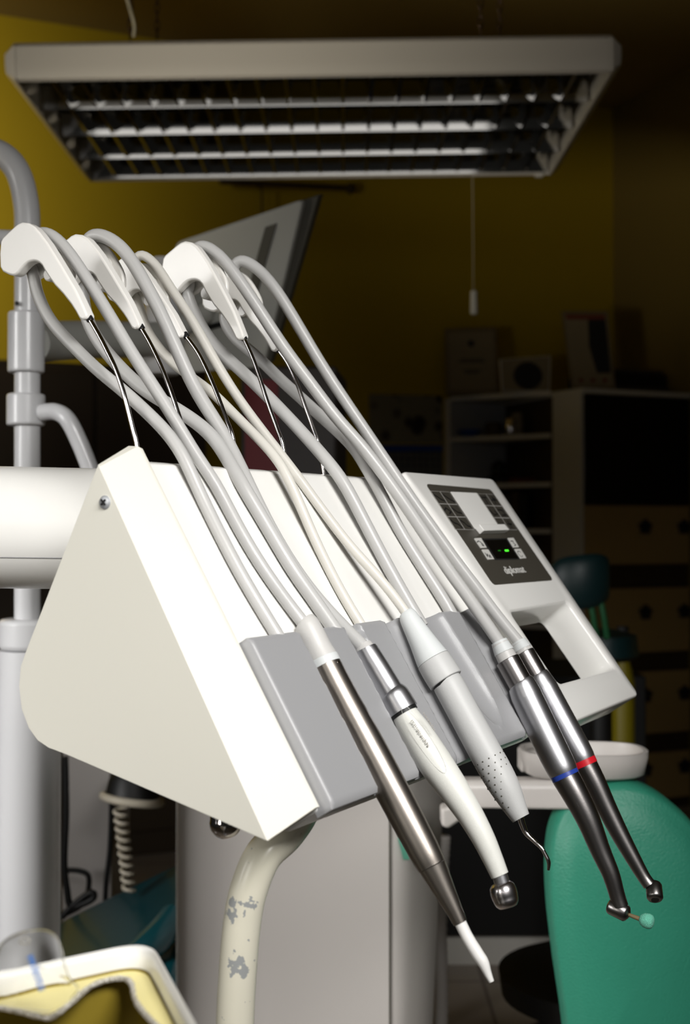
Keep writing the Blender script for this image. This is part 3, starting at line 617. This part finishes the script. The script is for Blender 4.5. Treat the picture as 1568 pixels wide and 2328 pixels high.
def eye_(t, f, nv):
    c = f(.55, .55); x = (f(.85, .5) - c).length
    obj('dark_disc', MB().lathe(c - nv * .0002, nv, [(0, x), (.0012, x), (.0014, x * .8)], 28), M['black'], t)
leaning('photo_print', [(1140, 896), (1250, 890), (1252, 806), (1135, 815)], 4.64, M['shelf'], M['tan'], 'low photo print with a dark round subject standing on the corner shelf top', 'picture', .05, .02, extra=eye_)
def card(t, f, nv):
    obj('dark_figure', MB().prism([f(.55, .05), f(.97, .05), f(.97, .82), f(.62, .82), f(.5, .45)], nv * .0008), M['black'], t)
    obj('red_heading', MB().prism([f(.03, .0), f(.97, .0), f(.97, .07), f(.03, .07)], nv * .001), M['redp'], t)
    mb = MB()
    for a in (.2, .5, .8): mb.lathe(f(a, .92) - nv * .0002, nv, [(0, .009), (.0012, .009)], 14)
    obj('red_spots', mb, M['redp'], t)
leaning('display_card', [(1300, 884), (1400, 884), (1382, 703), (1276, 703)], 4.60, M['gold'], M['tan'], 'upright advertising card with dark figure leaning back on the cabinet top', 'card', .1, .03, extra=card)
pr = thing('printer', Q0 + A * .36 + B * .2 + Z * TOPZ, 'dark printer on top of the drawer cabinet at the right frame edge', 'printer')
obj('body', MB().box(Q0 + A * .18 + B * .12 + Z * 1.5585, A * .29, B * .25, Z * .085), M['black'], pr, bevel=.008)
obj('lid', MB().box(Q0 + A * .19 + B * .13 + Z * 1.6435, A * .27, B * .22, Z * .012), M['dbox'], pr, bevel=.004)
obj('paper_tray', MB().box(Q0 + A * .20 + B * .09 + Z * 1.575, A * .25, B * .035, Z * .012), M['dbox'], pr, bevel=.002)
def shp(f, k): return P0 + (P1 - P0) * f + B * k                          # spot on a shelf
def lth(name, f, k, z_, prof, m, label, cat): return tag(obj(name, MB().lathe(shp(f, k) + Z * (z_ + .0185), Z, prof, 24), m, sharp=50), label, cat)
lth('bowl', .23, .03, ZS[1], [(0, .02), (.004, .03), (.02, .048), (.026, .05), (.026, .046), (.008, .026)], M['bluep'], 'blue bowl on the second shelf of the corner unit', 'bowl')
lth('pot', .50, .05, ZS[1], [(0, .025), (.03, .034), (.05, .03), (.052, .026), (.05, .02)], M['brown'], 'brown pot on the second shelf beside the blue bowl', 'pot')
lth('can', .68, .06, ZS[1], [(0, .022), (.002, .023), (.062, .023), (.064, .021)], M['chrome'], 'small shiny can on the second shelf of the corner unit', 'can')
lth('jar', .80, .10, ZS[1], [(0, .02), (.05, .024), (.07, .02), (.072, .024), (.085, .024), (.087, .02)], M['tan'], 'pale jar on the second shelf nearest the cabinet', 'jar')
lth('figurine', .60, .09, ZS[2], [(0, .045), (.02, .05), (.03, .03), (.05, .022), (.07, .028), (.085, .018), (.09, .004)], M['black'], 'dark rounded figurine on the third shelf of the corner unit', 'figurine')
bk = tag(obj('box', MB().box(shp(.66, .012) + Z * (ZS[2] + .0185), A * .09, B * .08, Z * .018), M['redp'], bevel=.002), 'flat dull red box lying on the third shelf', 'box')
for q, (f, w, h, m) in enumerate(((.44, .030, .135, 'black'), (.53, .026, .128, 'dbox'), (.61, .032, .138, 'brown'), (.70, .022, .13, 'black'))):
    tag(obj('binder', MB().box(shp(f, .004) + Z * (ZS[3] + .0185), dn * w, V((-dn.y, dn.x, 0)) * .085, Z * h), M[m], bevel=.002), ['black binder leftmost on the fourth shelf', 'dark grey binder second on the fourth shelf', 'brown binder third on the fourth shelf', 'black binder rightmost on the fourth shelf'][q], 'binder', 'binders on the fourth shelf')
# dark cupboard added to stand for the shaded wall behind the unit post
dc0 = onwall(-60, 1000, .40); dc0.z = 0; dc1 = onwall(470, 1000, .40); dcw = (dc1 - dc0).dot(A)
dcb = thing('shade_cupboard', dc0 + A * dcw * .5, 'added dark brown cupboard standing for shade on the yellow wall behind the left post', 'cupboard')
obj('carcass', MB().box(dc0, A * dcw, B * .395, Z * 1.57), M['brown'], dcb, bevel=.006)
for q in range(2):
    d_ = obj('door', MB().box(dc0 + A * (dcw * q / 2 + .006) + Z * .08 - B * .018, A * (dcw / 2 - .012), B * .0175, Z * 1.46), M['brown'], dcb, bevel=.003)
    obj('door_handle', MB().box(dc0 + A * (dcw / 2 + (-.05 if q == 0 else .035)) + Z * .8 - B * .032, A * .015, B * .0135, Z * .12), M['steel'], d_, bevel=.002)

# ------------------------------------------------------------------ tilted monitor seen from behind on its arm
mY = 1.95
mtl, mtr, mbr, mbl = at(396, 552, mY), at(690, 452, mY - .06), at(598, 835, mY + .0), at(408, 850, mY + .06)
mn = (mtr - mtl).cross(mbl - mtl).normalized(); mn = mn if mn.y < 0 else -mn
mo = thing('wall_monitor', (mbl + mbr) / 2, 'tilted pale grey monitor seen from behind, above the hoses', 'monitor')
mtl, mbl = onp(396, 552, mtr, mn), onp(408, 850, mtr, mn); mbr = onp(598, 835, mtr, mn)
obj('back_casing', MB().prism(roundpoly([mtl, mtr, mbr, mbl], .012), -mn * .02), M['panelg'], mo, bevel=.003)
dx = (mtr - mtl).normalized(); obj('screen_frame', MB().prism([mtl - mn * .0205 + dx * .004, mtr - mn * .0205 + dx * .022, mbr - mn * .0205 + dx * .006, mbl - mn * .0205 + dx * .004], -mn * .03), M['panels'], mo, bevel=.003)
def mp_(x, y, h=0): return onp(x, y, mtl + mn * h, mn)
obj('vent_strip', MB().prism([mp_(x, y, .0005) for x, y in [(604, 516), (630, 507), (572, 715), (547, 722)]], mn * .004), M['panels'], mo, bevel=.001)
obj('rating_label', MB().prism([mp_(x, y, .0005) for x, y in [(471, 738), (508, 729), (511, 741), (474, 751)]], mn * .001), M['black'], mo)
obj('mount_plate', MB().prism([mp_(x, y, .0005) for x, y in [(448, 670), (500, 655), (486, 730), (440, 745)]], mn * .022), M['panelg'], mo, bevel=.004)
c_ = mp_(473, 702, .0225); obj('mount_screw', MB().lathe(c_, mn, [(0, .006), (.003, .006), (.004, .003)], 16), M['dark'], mo)
ar = [at(66, 780, 1.52), at(110, 776, 1.60), at(220, 772, 1.72), at(320, 772, 1.82), at(392, 770, 1.88)]
obj('monitor_arm', MB().tube([V(p) for p in crom(ar, 6)], [.026] * 25, 24), M['panelg'], mo)
obj('arm_joint', MB().lathe(at(368, 852, 1.89), Z, [(0, .025), (.01, .034), (.03, .036), (.05, .030), (.10, .026), (.16, .024), (.18, .014)], 24), M['post'], mo)
obj('joint_link', MB().tube([at(372, 760, 1.89), at(420, 735, 1.91), at(465, 710, 1.93)], .018, 18), M['panelg'], mo)
rbx = thing('instrument_case', at(650, 1100, 2.4), 'dark grey case with a deep red front behind the hoses', 'case')
obj('body', MB().box(at(545, 1105, 2.4), V((at(765, 1105, 2.4) - at(545, 1105, 2.4))), V((.02, .22, 0)), Z * .235), M['dbox'], rbx, bevel=.008)
obj('red_front', MB().box(at(556, 1096, 2.397), at(632, 1096, 2.397) - at(556, 1096, 2.397), V((0, .004, 0)), Z * .20), M['rpanel'], rbx, bevel=.001)
cs0 = at(655, 1105, 2.4)
tag(obj('side_table', MB().box(V((cs0.x - .16, 2.36, cs0.z - .03)), V((.32, 0, 0)), V((0, .34, 0)), Z * .029).box(V((cs0.x - .14, 2.40, 0)), V((.03, 0, 0)), V((0, .03, 0)), Z * (cs0.z - .03)).box(V((cs0.x + .10, 2.40, 0)), V((.03, 0, 0)), V((0, .03, 0)), Z * (cs0.z - .03)), M['brown'], bevel=.003), 'dark wooden stand carrying the dark case, hidden behind the console', 'table')

# ------------------------------------------------------------------ left post
YP = 1.50
po = thing('unit_post', V((at(62, 1500, YP).x, YP, 0)), 'grey white tubular post with collars and curved top at the left edge', 'post')
pk = YP / F
pth = [at(62, 1600, YP), at(62, 1200, YP), at(62, 800, YP), at(62, 540, YP), at(60, 470, YP), at(44, 400, YP), at(14, 358, YP), at(-30, 340, YP), at(-120, 335, YP)]
pth = [V(p) for p in crom(pth[3:], 8)]; obj('tube', MB().tube([at(62, 1600, YP)] + pth, 29 * pk, 32), M['post'], po)
x0 = at(62, 0, YP).x
def collar(name, ya, yb, r, m=M['post'], bv=.003): return obj(name, MB().lathe(V((x0 if r < 60 else at(73, 0, YP).x, YP, at(0, yb, YP).z)), Z, [(0, r * pk), (at(0, ya, YP).z - at(0, yb, YP).z, r * pk)], 48), m, po, bevel=bv)
collar('upper_collar', 710, 848, 41); collar('lower_collar', 896, 968, 43)
collar('column_cap', 1406, 1476, 69, bv=.006)
obj('column', MB().lathe(V((at(73, 0, YP).x, YP, 0)), Z, [(0, 70 * pk), (at(0, 1477, YP).z, 70 * pk)], 48), M['post'], po)
obj('curved_handle', MB().tube([V(p) for p in crom([at(95, 938, YP - .01), at(125, 936, YP - .02), at(152, 952, YP - .03), at(178, 1000, YP - .03), at(203, 1062, YP - .03), at(232, 1140, YP - .03)], 6)], 19 * pk, 20), M['post'], po)
obj('set_screw', MB().lathe(at(40, 690, YP - .017), V((-.5, -.86, 0)), [(0, .0028), (.002, .0028)], 12), M['black'], po)
obj('side_lever', MB().tube([at(60, 540, YP - .005), at(20, 540, YP - .005), at(-60, 536, YP - .005)], 17 * pk, 16), M['post'], po)

# ------------------------------------------------------------------ unit cabinet behind the console
YU = 1.62; uk = YU / F
def us(z, xr, xs): # horizontal section at height z
    f = lambda x, dy: V(((x - CX) * (YU + dy) / F, YU + dy, z))
    return [f(402, .22), f(402, .045), f(408, .022), f(430, .007), f(480, 0), f(xs, 0), f(xs + .4 * (xr - xs), .006), f(xs + .75 * (xr - xs), .03), f(xr, .075), f(xr + 4, .22)]
un = thing('unit_cabinet', V((0, YU + .1, 0)), 'tall pale grey dental unit cabinet with rounded sides under the console', 'cabinet')
zt = at(0, 1745, YU).z; rings_ = []
for k_ in range(9):
    z_ = zt * k_ / 8; rings_.append(us(z_, 940 + 68 * (k_ / 8) ** .7, 884))
obj('casing', MB().rings(rings_), M['unit'], un, bevel=.004, sharp=50)
obj('door_seam', MB().box(at(884, 2600, YU - .0006), V((.0028, 0, 0)), V((0, .002, 0)), Z * (zt - at(0, 2600, YU).z - .01)), M['panels'], un)
obj('top_cover', MB().prism([p + Z * .0005 for p in us(zt, 1010, 884)], Z * .02), M['unit'], un, bevel=.006)
tag(obj('sticky_note', MB().prism([at(x, y, YU - .0005 + .006 * (i in (1, 2))) for i, (x, y) in enumerate([(904, 1905), (921, 1905), (931, 1954), (917, 1954)])], V((0, -.0008, 0))), M['mintp']), 'small mint green note stuck on the unit cabinet', 'note')
# arm with the white tray beside the cabinet
ta = thing('tray_arm', at(1150, 1830, 1.42), 'white horizontal bracket arm carrying a shallow bowl tray beside the unit cabinet', 'tray arm')
a0 = at(1030, 1800, 1.50); a1 = at(1300, 1802, 1.42)
sc_ = [(-.016, -.0165), (.016, -.0165), (.018, -.008), (.018, .010), (.012, .0165), (-.012, .0165), (-.018, .010), (-.018, -.008)]
obj('arm', MB().rings([[q + V((0, b, c)) for b, c in sc_] for q in (a0, a1)]), M['unit'], ta, bevel=.003)
tc_ = at(1325, 1735, 1.46); trg = []
for z_, k_ in ((-.012, .86), (-.009, .94), (.010, 1.0), (.0175, 1.0), (.0175, .93), (.006, .88), (-.005, .75)):
    trg.append([tc_ + V((cos(a) * abs(cos(a)) ** -.3 * .074 * k_ if abs(cos(a)) > 1e-6 else 0, sin(a) * abs(sin(a)) ** -.3 * .05 * k_ if abs(sin(a)) > 1e-6 else 0, z_)) for a in [2 * pi * q / 48 + .01 for q in range(48)]])
obj('bowl_tray', MB().rings(trg), M['unit'], ta, sharp=50)
obj('tray_stem', MB().lathe(at(1290, 1790, 1.45), Z, [(0, .012), (.03, .012)], 20), M['unit'], ta)
obj('bracket', MB().prism([at(x, y, 1.50) for x, y in [(1003, 1838), (1065, 1826), (1068, 1852), (1020, 1885), (1004, 1880)]], V((0, .03, 0))), M['unit'], ta, bevel=.004)
obj('clamp_block', MB().box(at(1183, 1756, 1.47), V((.036, 0, 0)), V((0, .03, 0)), Z * .026), M['unit'], ta, bevel=.003)
# ------------------------------------------------------------------ green chair back
YC = 1.42
ol_ = [(1300, 2480), (1284, 2328), (1264, 2190), (1249, 2060), (1246, 1960), (1256, 1882), (1286, 1824), (1338, 1790), (1400, 1777), (1462, 1786), (1524, 1822), (1585, 1885), (1630, 1980), (1655, 2100), (1660, 2250), (1650, 2480)]
olp = [at(x, y, YC) for x, y in crom(ol_, 5)]; cc = at(1455, 2180, YC)
def cr_(k, d): return [cc + (p - cc) * k + V((0, d, 0)) for p in olp]
gc = thing('dental_chair_back', at(1455, 2480, YC), 'green leather rounded backrest behind the two steel handpieces', 'chair')
obj('cushion', MB().rings([cr_(.90, .05), cr_(.97, .045), cr_(1, .03), cr_(1, .008), cr_(.985, -.004), cr_(.955, -.010), cr_(.93, -.011), cr_(.90, -.016), cr_(.75, -.024), cr_(.5, -.030), cr_(.2, -.033)]), M['green'], gc, sharp=60)
zb = at(0, 2480, YC).z; xb = at(1455, 0, YC).x
obj('support_post', MB().lathe(V((xb, YC + .06, .05)), Z, [(0, .025), (zb + .12, .025)], 20), M['steel'], gc)
obj('base', MB().lathe(V((xb, YC + .06, 0)), Z, [(0, .2), (.02, .2), (.05, .05), (.055, .03)], 32), M['black'], gc)
sb = thing('stool', at(1195, 2328, 1.9), 'black stool standing in the dark behind the chair back', 'stool'); sx = at(1205, 0, 1.9).x; WLz = sb.location
zt_ = at(0, 2215, 1.9).z
obj('seat', MB().lathe(V((sx + .11, 1.95, zt_ - .06)), Z, [(0, .12), (.01, .15), (.045, .155), (.06, .12), (.062, .02)], 40), M['black'], sb, sharp=60)
obj('pillar', MB().lathe(V((sx + .11, 1.95, .04)), Z, [(0, .03), (max(.05, zt_ - .11), .03)], 20), M['black'], sb)
obj('foot_ring', MB().lathe(V((sx + .11, 1.95, 0)), Z, [(0, .19), (.03, .18), (.042, .04)], 32), M['black'], sb)
sb.location = V((sx + .11, 1.95, 0)); 
for ch_ in sb.children: ch_.location = WL[ch_.name] - sb.location
lc = thing('low_cabinet', V((.40, 3.15, 0)), 'low black cabinet on a pale plinth standing on the tiled floor', 'cabinet')
obj('plinth', MB().box(V((.15, 2.97, 0)), V((.55, 0, 0)), V((0, .35, 0)), Z * .075), M['shelf'], lc, bevel=.002)
obj('body', MB().box(V((.13, 2.95, .0755)), V((.59, 0, 0)), V((0, .4, 0)), Z * .62), M['black'], lc, bevel=.004)
hs = tag(obj('suction_hose', MB().tube([V(p) for p in crom([at(1008, 1900, 2.0), at(1003, 2000, 2.0), at(1000, 2120, 2.0), at(1003, 2250, 2.0), at(1000, 2400, 2.0), at(990, 2666, 2.0)], 14)], [.0105 + .0012 * (i % 2) for i in range(71)], 14), M['unit'], sharp=80), 'ribbed grey hose hanging beside the unit cabinet', 'hose')

# ------------------------------------------------------------------ dim things at the right
ds = thing('saddle_stool', V((.5, 2.4, 0)), 'dark green stool with a curved backrest and green straps before the drawer cabinet', 'stool')
c1 = at(1322, 1330, 2.35); rg = []
for k_ in range(17):
    a = -.9 + 1.8 * k_ / 16; q = c1 + V((.055 * sin(a) / sin(.9), .05 * (1 - cos(a)), .012 * k_ / 16)); w = .052 * (1 - .35 * abs(a) ** 3)
    rg.append([q + V((.0, .014 * cos(b), w * sin(b) + .0)) for b in [2 * pi * j / 16 for j in range(16)]])
obj('backrest', MB().rings(rg), M['dgreen'], ds, sharp=60)
for xx in (1348, 1372): obj('strap', MB().tube([V(p) for p in crom([at(xx - 10, 1352, 2.36), at(xx, 1400, 2.36), at(xx + 8, 1450, 2.37)], 5)], .006, 10), M['gstrap'], ds)
obj('seat', MB().lathe(at(1365, 1500, 2.45), Z, [(0, .06), (.01, .075), (.05, .07), (.06, .03)], 32), M['dgreen'], ds, sharp=60)
q = at(1365, 1500, 2.45); obj('pillar', MB().lathe(V((q.x, q.y, .02)), Z, [(0, .022), (q.z - .02, .022)], 18), M['black'], ds)
obj('foot', MB().lathe(V((q.x, q.y, 0)), Z, [(0, .18), (.02, .17), (.03, .03)], 28), M['black'], ds)
q2 = at(1415, 1490, 2.75)
yb_ = thing('gas_bottle', V((q2.x, 2.75, 0)), 'slim yellow bottle standing in front of the drawers, right of the control panel', 'bottle')
obj('bottle', MB().lathe(V((q2.x, 2.75, 0)), Z, [(0, .022), (.004, .026), (q2.z - .06, .026), (q2.z - .03, .02), (q2.z, .012), (q2.z + .02, .012)], 24), M['yellow'], yb_)
obj('valve', MB().lathe(V((q2.x, 2.75, q2.z + .0195)), Z, [(0, .009), (.03, .009), (.032, .014), (.045, .014)], 16), M['dark'], yb_)

# ------------------------------------------------------------------ behind the post, below the console
gb = tag(obj('wall_box', MB().box(at(140, 2250, 2.1), V((at(252, 0, 2.1).x - at(140, 0, 2.1).x, 0, 0)), V((0, .18, 0)), Z * (at(0, 1660, 2.1).z - at(0, 2250, 2.1).z)), M['unit'], bevel=.004), 'tall grey box behind the left post with black cables running over it', 'box')
tg = thing('treatment_chair', at(270, 2200, 1.95), 'glossy teal leather chair seat seen between the post and the unit cabinet', 'chair')
s0, s1, s2, s3 = at(130, 2095, 1.96), at(430, 1945, 2.04), at(408, 2225, 1.70), at(110, 2235, 1.72)
obj('seat_cushion', MB().prism([s0, s1, s2, s3], V((0, .03, -.06))), M['teal'], tg, bevel=.015, seg=4)
cq = (s0 + s1 + s2 + s3) / 4
obj('seat_roll', MB().tube([V(p) for p in crom([at(100, 2262, 1.74), at(260, 2215, 1.73), at(350, 2140, 1.75), at(398, 2085, 1.79)], 6)], .022, 18), M['teal'], tg)
obj('chair_base', MB().lathe(V((cq.x, cq.y + .06, 0)), Z, [(0, .13), (.03, .13), (.06, .07), (cq.z - .10, .06)], 28), M['black'], tg)
co = tag(obj('coiled_cord', MB().tube([at(272 + 22 * t_, 1835 + 190 * t_, 1.93) + V((.009 * cos(2 * pi * 10 * t_), .009 * sin(2 * pi * 10 * t_), 0)) for t_ in [k_ / 200 for k_ in range(201)]], .0030, 8), M['ring']), 'white coiled telephone-style cord hanging between post and unit cabinet', 'cord')
rn = thing('rim_lamp', at(300, 1830, 1.95), 'ivory-rimmed round lamp head hanging just under the console', 'lamp')
obj('rim', MB().tube([at(300, 1805, 1.95) + V((.045 * cos(a), .045 * sin(a), -.008 - .008 * cos(a - .6))) for a in [2 * pi * k_ / 40 for k_ in range(41)]], .0065, 12, caps=False), M['ring'], rn)
obj('shade', MB().lathe(at(300, 1812, 1.95), Z, [(0, .043), (.03, .036), (.055, .018), (.06, .004)], 32), M['black'], rn, sharp=60)
def cablep(name, pts, Y, r, label): return tag(obj(name, MB().tube([V(p) for p in crom([at(x, y, Y) for x, y in pts], 6)], r, 10), M['black']), label, 'cable')
cablep('power_cable', [(255, 1760), (253, 1850), (250, 1930), (242, 2000), (240, 2040), (240, 2075)], 2.05, .0045, 'black cable hanging straight down the right side of the grey box')
cablep('power_cable', [(146, 1978), (180, 1980), (200, 1990), (202, 2015), (196, 2040), (180, 2062), (150, 2078)], 2.05, .0045, 'black cable looping in a hook over the grey box')
cablep('power_cable', [(148, 1720), (150, 1850), (146, 1960), (152, 2020), (162, 2060), (200, 2050), (214, 2038), (205, 2030), (170, 2055), (140, 2085)], 2.0, .0055, 'thick black cable bundled against the post')

# ------------------------------------------------------------------ foreground tray
ZT = .835
def tp(x, y, z=ZT): return onp(x, y, V((0, 0, z)), Z)
tr = thing('bracket_tray', tp(150, 2300, ZT - .12), 'white rimmed yellow tray in the left foreground', 'tray')
outl = roundpoly([tp(-260, 2278), tp(345, 2150), tp(520, 2470), tp(-260, 2640)], .020, 8)
def ins(loop, k, dz): c = sum(loop, V()) / len(loop); return [V((c.x + (p.x - c.x) * k, c.y + (p.y - c.y) * k, p.z + dz)) for p in loop]
obj('rim', MB().rings([ins(outl, .86, -.120), ins(outl, .93, -.060), ins(outl, 1, -.004), ins(outl, .997, 0), ins(outl, .985, .003), ins(outl, .965, .004), ins(outl, .945, .003), ins(outl, .932, 0), ins(outl, .925, -.005), ins(outl, .850, -.112)]), M['white'], tr, sharp=60)
q = sum(outl, V()) / len(outl); obj('stem', MB().lathe(V((q.x, q.y, 0)), Z, [(0, .14), (.02, .13), (.03, .02), (ZT - .1205, .018)], 28), M['post'], tr)
obj('liner', MB().rings([ins(outl, .922, -.006), ins(outl, .849, -.1105), ins(outl, .839, -.1105), ins(outl, .912, -.006)], caps=False), M['shaded_yellow'], tr)  # yellow liner coloured olive, shade under the sheet put into the colour
obj('liner_floor', MB().prism(ins(outl, .845, -.1115), Z * .001), M['shaded_yellow'], tr)
ZSH = ZT - .007
wave = [(-120, 2275), (0, 2290), (50, 2300), (100, 2312), (122, 2308), (160, 2280), (185, 2257), (215, 2236), (255, 2224), (285, 2224), (300, 2238), (306, 2268), (322, 2295), (350, 2325), (400, 2375)]
wv = [tp(x, y, ZSH) for x, y in crom(wave, 5)]
back_ = [tp(x, y, ZSH) for x, y in [(440, 2345), (400, 2288), (356, 2222), (334, 2199), (296, 2190), (150, 2219), (-120, 2276)]]
# the cut sheet lies on the tray with its wavy edge towards the viewer
sh_ = thing('cut_plastic_sheet', tp(200, 2260, ZSH), 'yellow plastic sheet with a rough wavy cut edge lying in the foreground tray', 'sheet')
top_ = []; nW = len(wv)
bk_ = [back_[-1]] + back_[::-1][1:]
bl2 = ulen([(p.x, p.y) for p in bk_])
def along(f):
    for a, b, p, q in zip(bl2, bl2[1:], bk_, bk_[1:]):
        if f <= b: return p.lerp(q, (f - a) / (b - a))
    return bk_[-1]
wl_ = ulen([(p.x, p.y) for p in wv]); tb = [along(f) for f in wl_]
obj('sheet', MB().rings([wv, tb, [p - Z * .0012 for p in tb], [p - Z * .0012 for p in wv], wv], caps=False, closed=False), M['lyellow'], sh_)
obj('cut_edge', MB().tube([p - Z * .0003 for p in wv], [.0011 + .0005 * random.random() for _ in wv], 8), M['cutedge'], sh_)
# clear visor with printed web address
YV = .545
vo = thing('clear_visor', at(75, 2300, YV), 'clear plastic visor printed with a blue web address leaning on the tray', 'visor')
vl = [(-30, 2290), (-22, 2230), (-8, 2165), (12, 2140), (45, 2122), (80, 2116), (108, 2120), (126, 2136), (136, 2165), (142, 2200), (152, 2232), (170, 2266), (120, 2300), (60, 2296)]
vp = [at(x, y, YV + .0) for x, y in crom(vl + [vl[0]], 5)[:-1]]
def bendv(p): d = p.x - at(70, 0, YV).x; return V((p.x, p.y + d * d * 14, p.z))
vp = [bendv(p) for p in vp]
cvm = sum(vp, V()) / len(vp)
def vring(k, dy): return [cvm + (p - cvm) * k + V((0, dy, 0)) for p in vp]
obj('pane', MB().rings([vring(.02, 0), vring(.5, 0), vring(.94, 0), vring(1, .0002), vring(1, .0008), vring(.94, .001), vring(.5, .001), vring(.02, .001)]), M['clear'], vo, sharp=50)
obj('pane_edge', MB().tube(vp[8:58], .0005, 8), M['clear'], vo)
hp_ = bendv(at(57, 2139, YV)); obj('vent_hole', MB().tube([hp_ + V((.0022 * cos(a), -.0004, .0014 * sin(a))) for a in [2 * pi * k_ / 20 for k_ in range(21)]], .0003, 6, caps=False), M['cutedge'], vo)
ta_, tb_ = at(70, 2170, YV - .0006), at(99, 2250, YV - .0006); xd = (tb_ - ta_).normalized(); yd = V((0, -1, 0)).cross(xd).normalized()
text('web_address', 'www.interorto.eu', (ta_ + tb_) / 2, xd, yd, (tb_ - ta_).length, M['printb'], vo, height=.0042)
for c_ in vo.children:
    if c_.name.startswith('web_address'): c_.location.y -= .0002
vs = tp(52, 2330, ZT - .037); tag(obj('cotton_roll', MB().lathe(tp(58, 2352, ZT - .1104), Z, [(0, .0085), (.002, .0095), (.016, .0095), (.018, .0085)], 24), M['post']), 'grey white stubby roll standing in the tray under the sheet', 'roll')
bs = thing('brush_block', tp(270, 2335, ZT - .038), 'dark bristle brush lying on the tray floor', 'brush')
b0 = tp(212, 2345, ZT - .1104); bw_ = tp(325, 2345, ZT - .1104) - b0
obj('brush_back', MB().box(b0, bw_, V((.004, .016, 0)), Z * .006), M['brown'], bs, bevel=.001)
bm2 = MB(); 
for i in range(14):
    for j in range(5): bm2.lathe(b0 + bw_ * ((i + .5) / 14) + V((.004, .016, 0)) * ((j + .5) / 5) + Z * .0058, Z, [(0, .0009), (.010, .0006)], 6)
o_ = obj('bristles', bm2, M['black'], bs); o_['kind'] = 'stuff'

# ------------------------------------------------------------------ light
def area(name, loc, target, sx, sy, power, col):
    l = bpy.data.lights.new(name, 'AREA'); l.shape = 'RECTANGLE'; l.size = sx; l.size_y = sy; l.energy = power; l.color = col
    o = bpy.data.objects.new(name, l); COL.objects.link(o); o.location = loc; o.rotation_euler = (V(target) - V(loc)).to_track_quat('-Z', 'Y').to_euler(); return o
l1 = area('added_key_light', (.44, -.05, 1.62), (.02, .93, .90), .55, .30, 4.2, (1, .985, .96)); l1.data.spread = radians(76)  # key light added beside the camera to brighten the console
l5 = area('daylight_left', (-1.9, 2.45, 2.15), (-1.95, 4.0, 2.1), .5, .7, 9.0, (1, .92, .74)); l5.data.spread = radians(84)
l2 = area('added_left_fill', (-1.6, .45, 1.25), (-.15, 1.45, .62), .5, .8, 3.0, (1, .985, .97)); l2.data.spread = radians(44)  # added narrow fill that brightens the post and unit cabinet
l3 = area('added_luminaire_fill', (-1.55, .7, 1.12), (-.22, 2.6, 2.03), .45, .45, 1.2, (1, .90, .70)); l3.data.spread = radians(34)  # added low fill aimed up at the luminaire front
l4 = area('window_left_front', (-1.0, -.3, 1.35), (-.1, .85, .95), .5, .7, .5, (1, .97, .90)); l4.data.spread = radians(44)
area('window_behind', (-.3, -1.7, 1.65), (-.3, 0, 1.65), 2.4, .40, 3.2, (1, .98, .95))
w = bpy.data.worlds.new('world'); S.world = w; w.use_nodes = True
w.node_tree.nodes['Background'].inputs[0].default_value = (.9, .88, .8, 1); w.node_tree.nodes['Background'].inputs[1].default_value = .012
S.view_settings.view_transform = 'Standard'; S.view_settings.look = 'None'; S.view_settings.gamma = 1; S.view_settings.exposure = 0
S.view_settings.use_curve_mapping = False
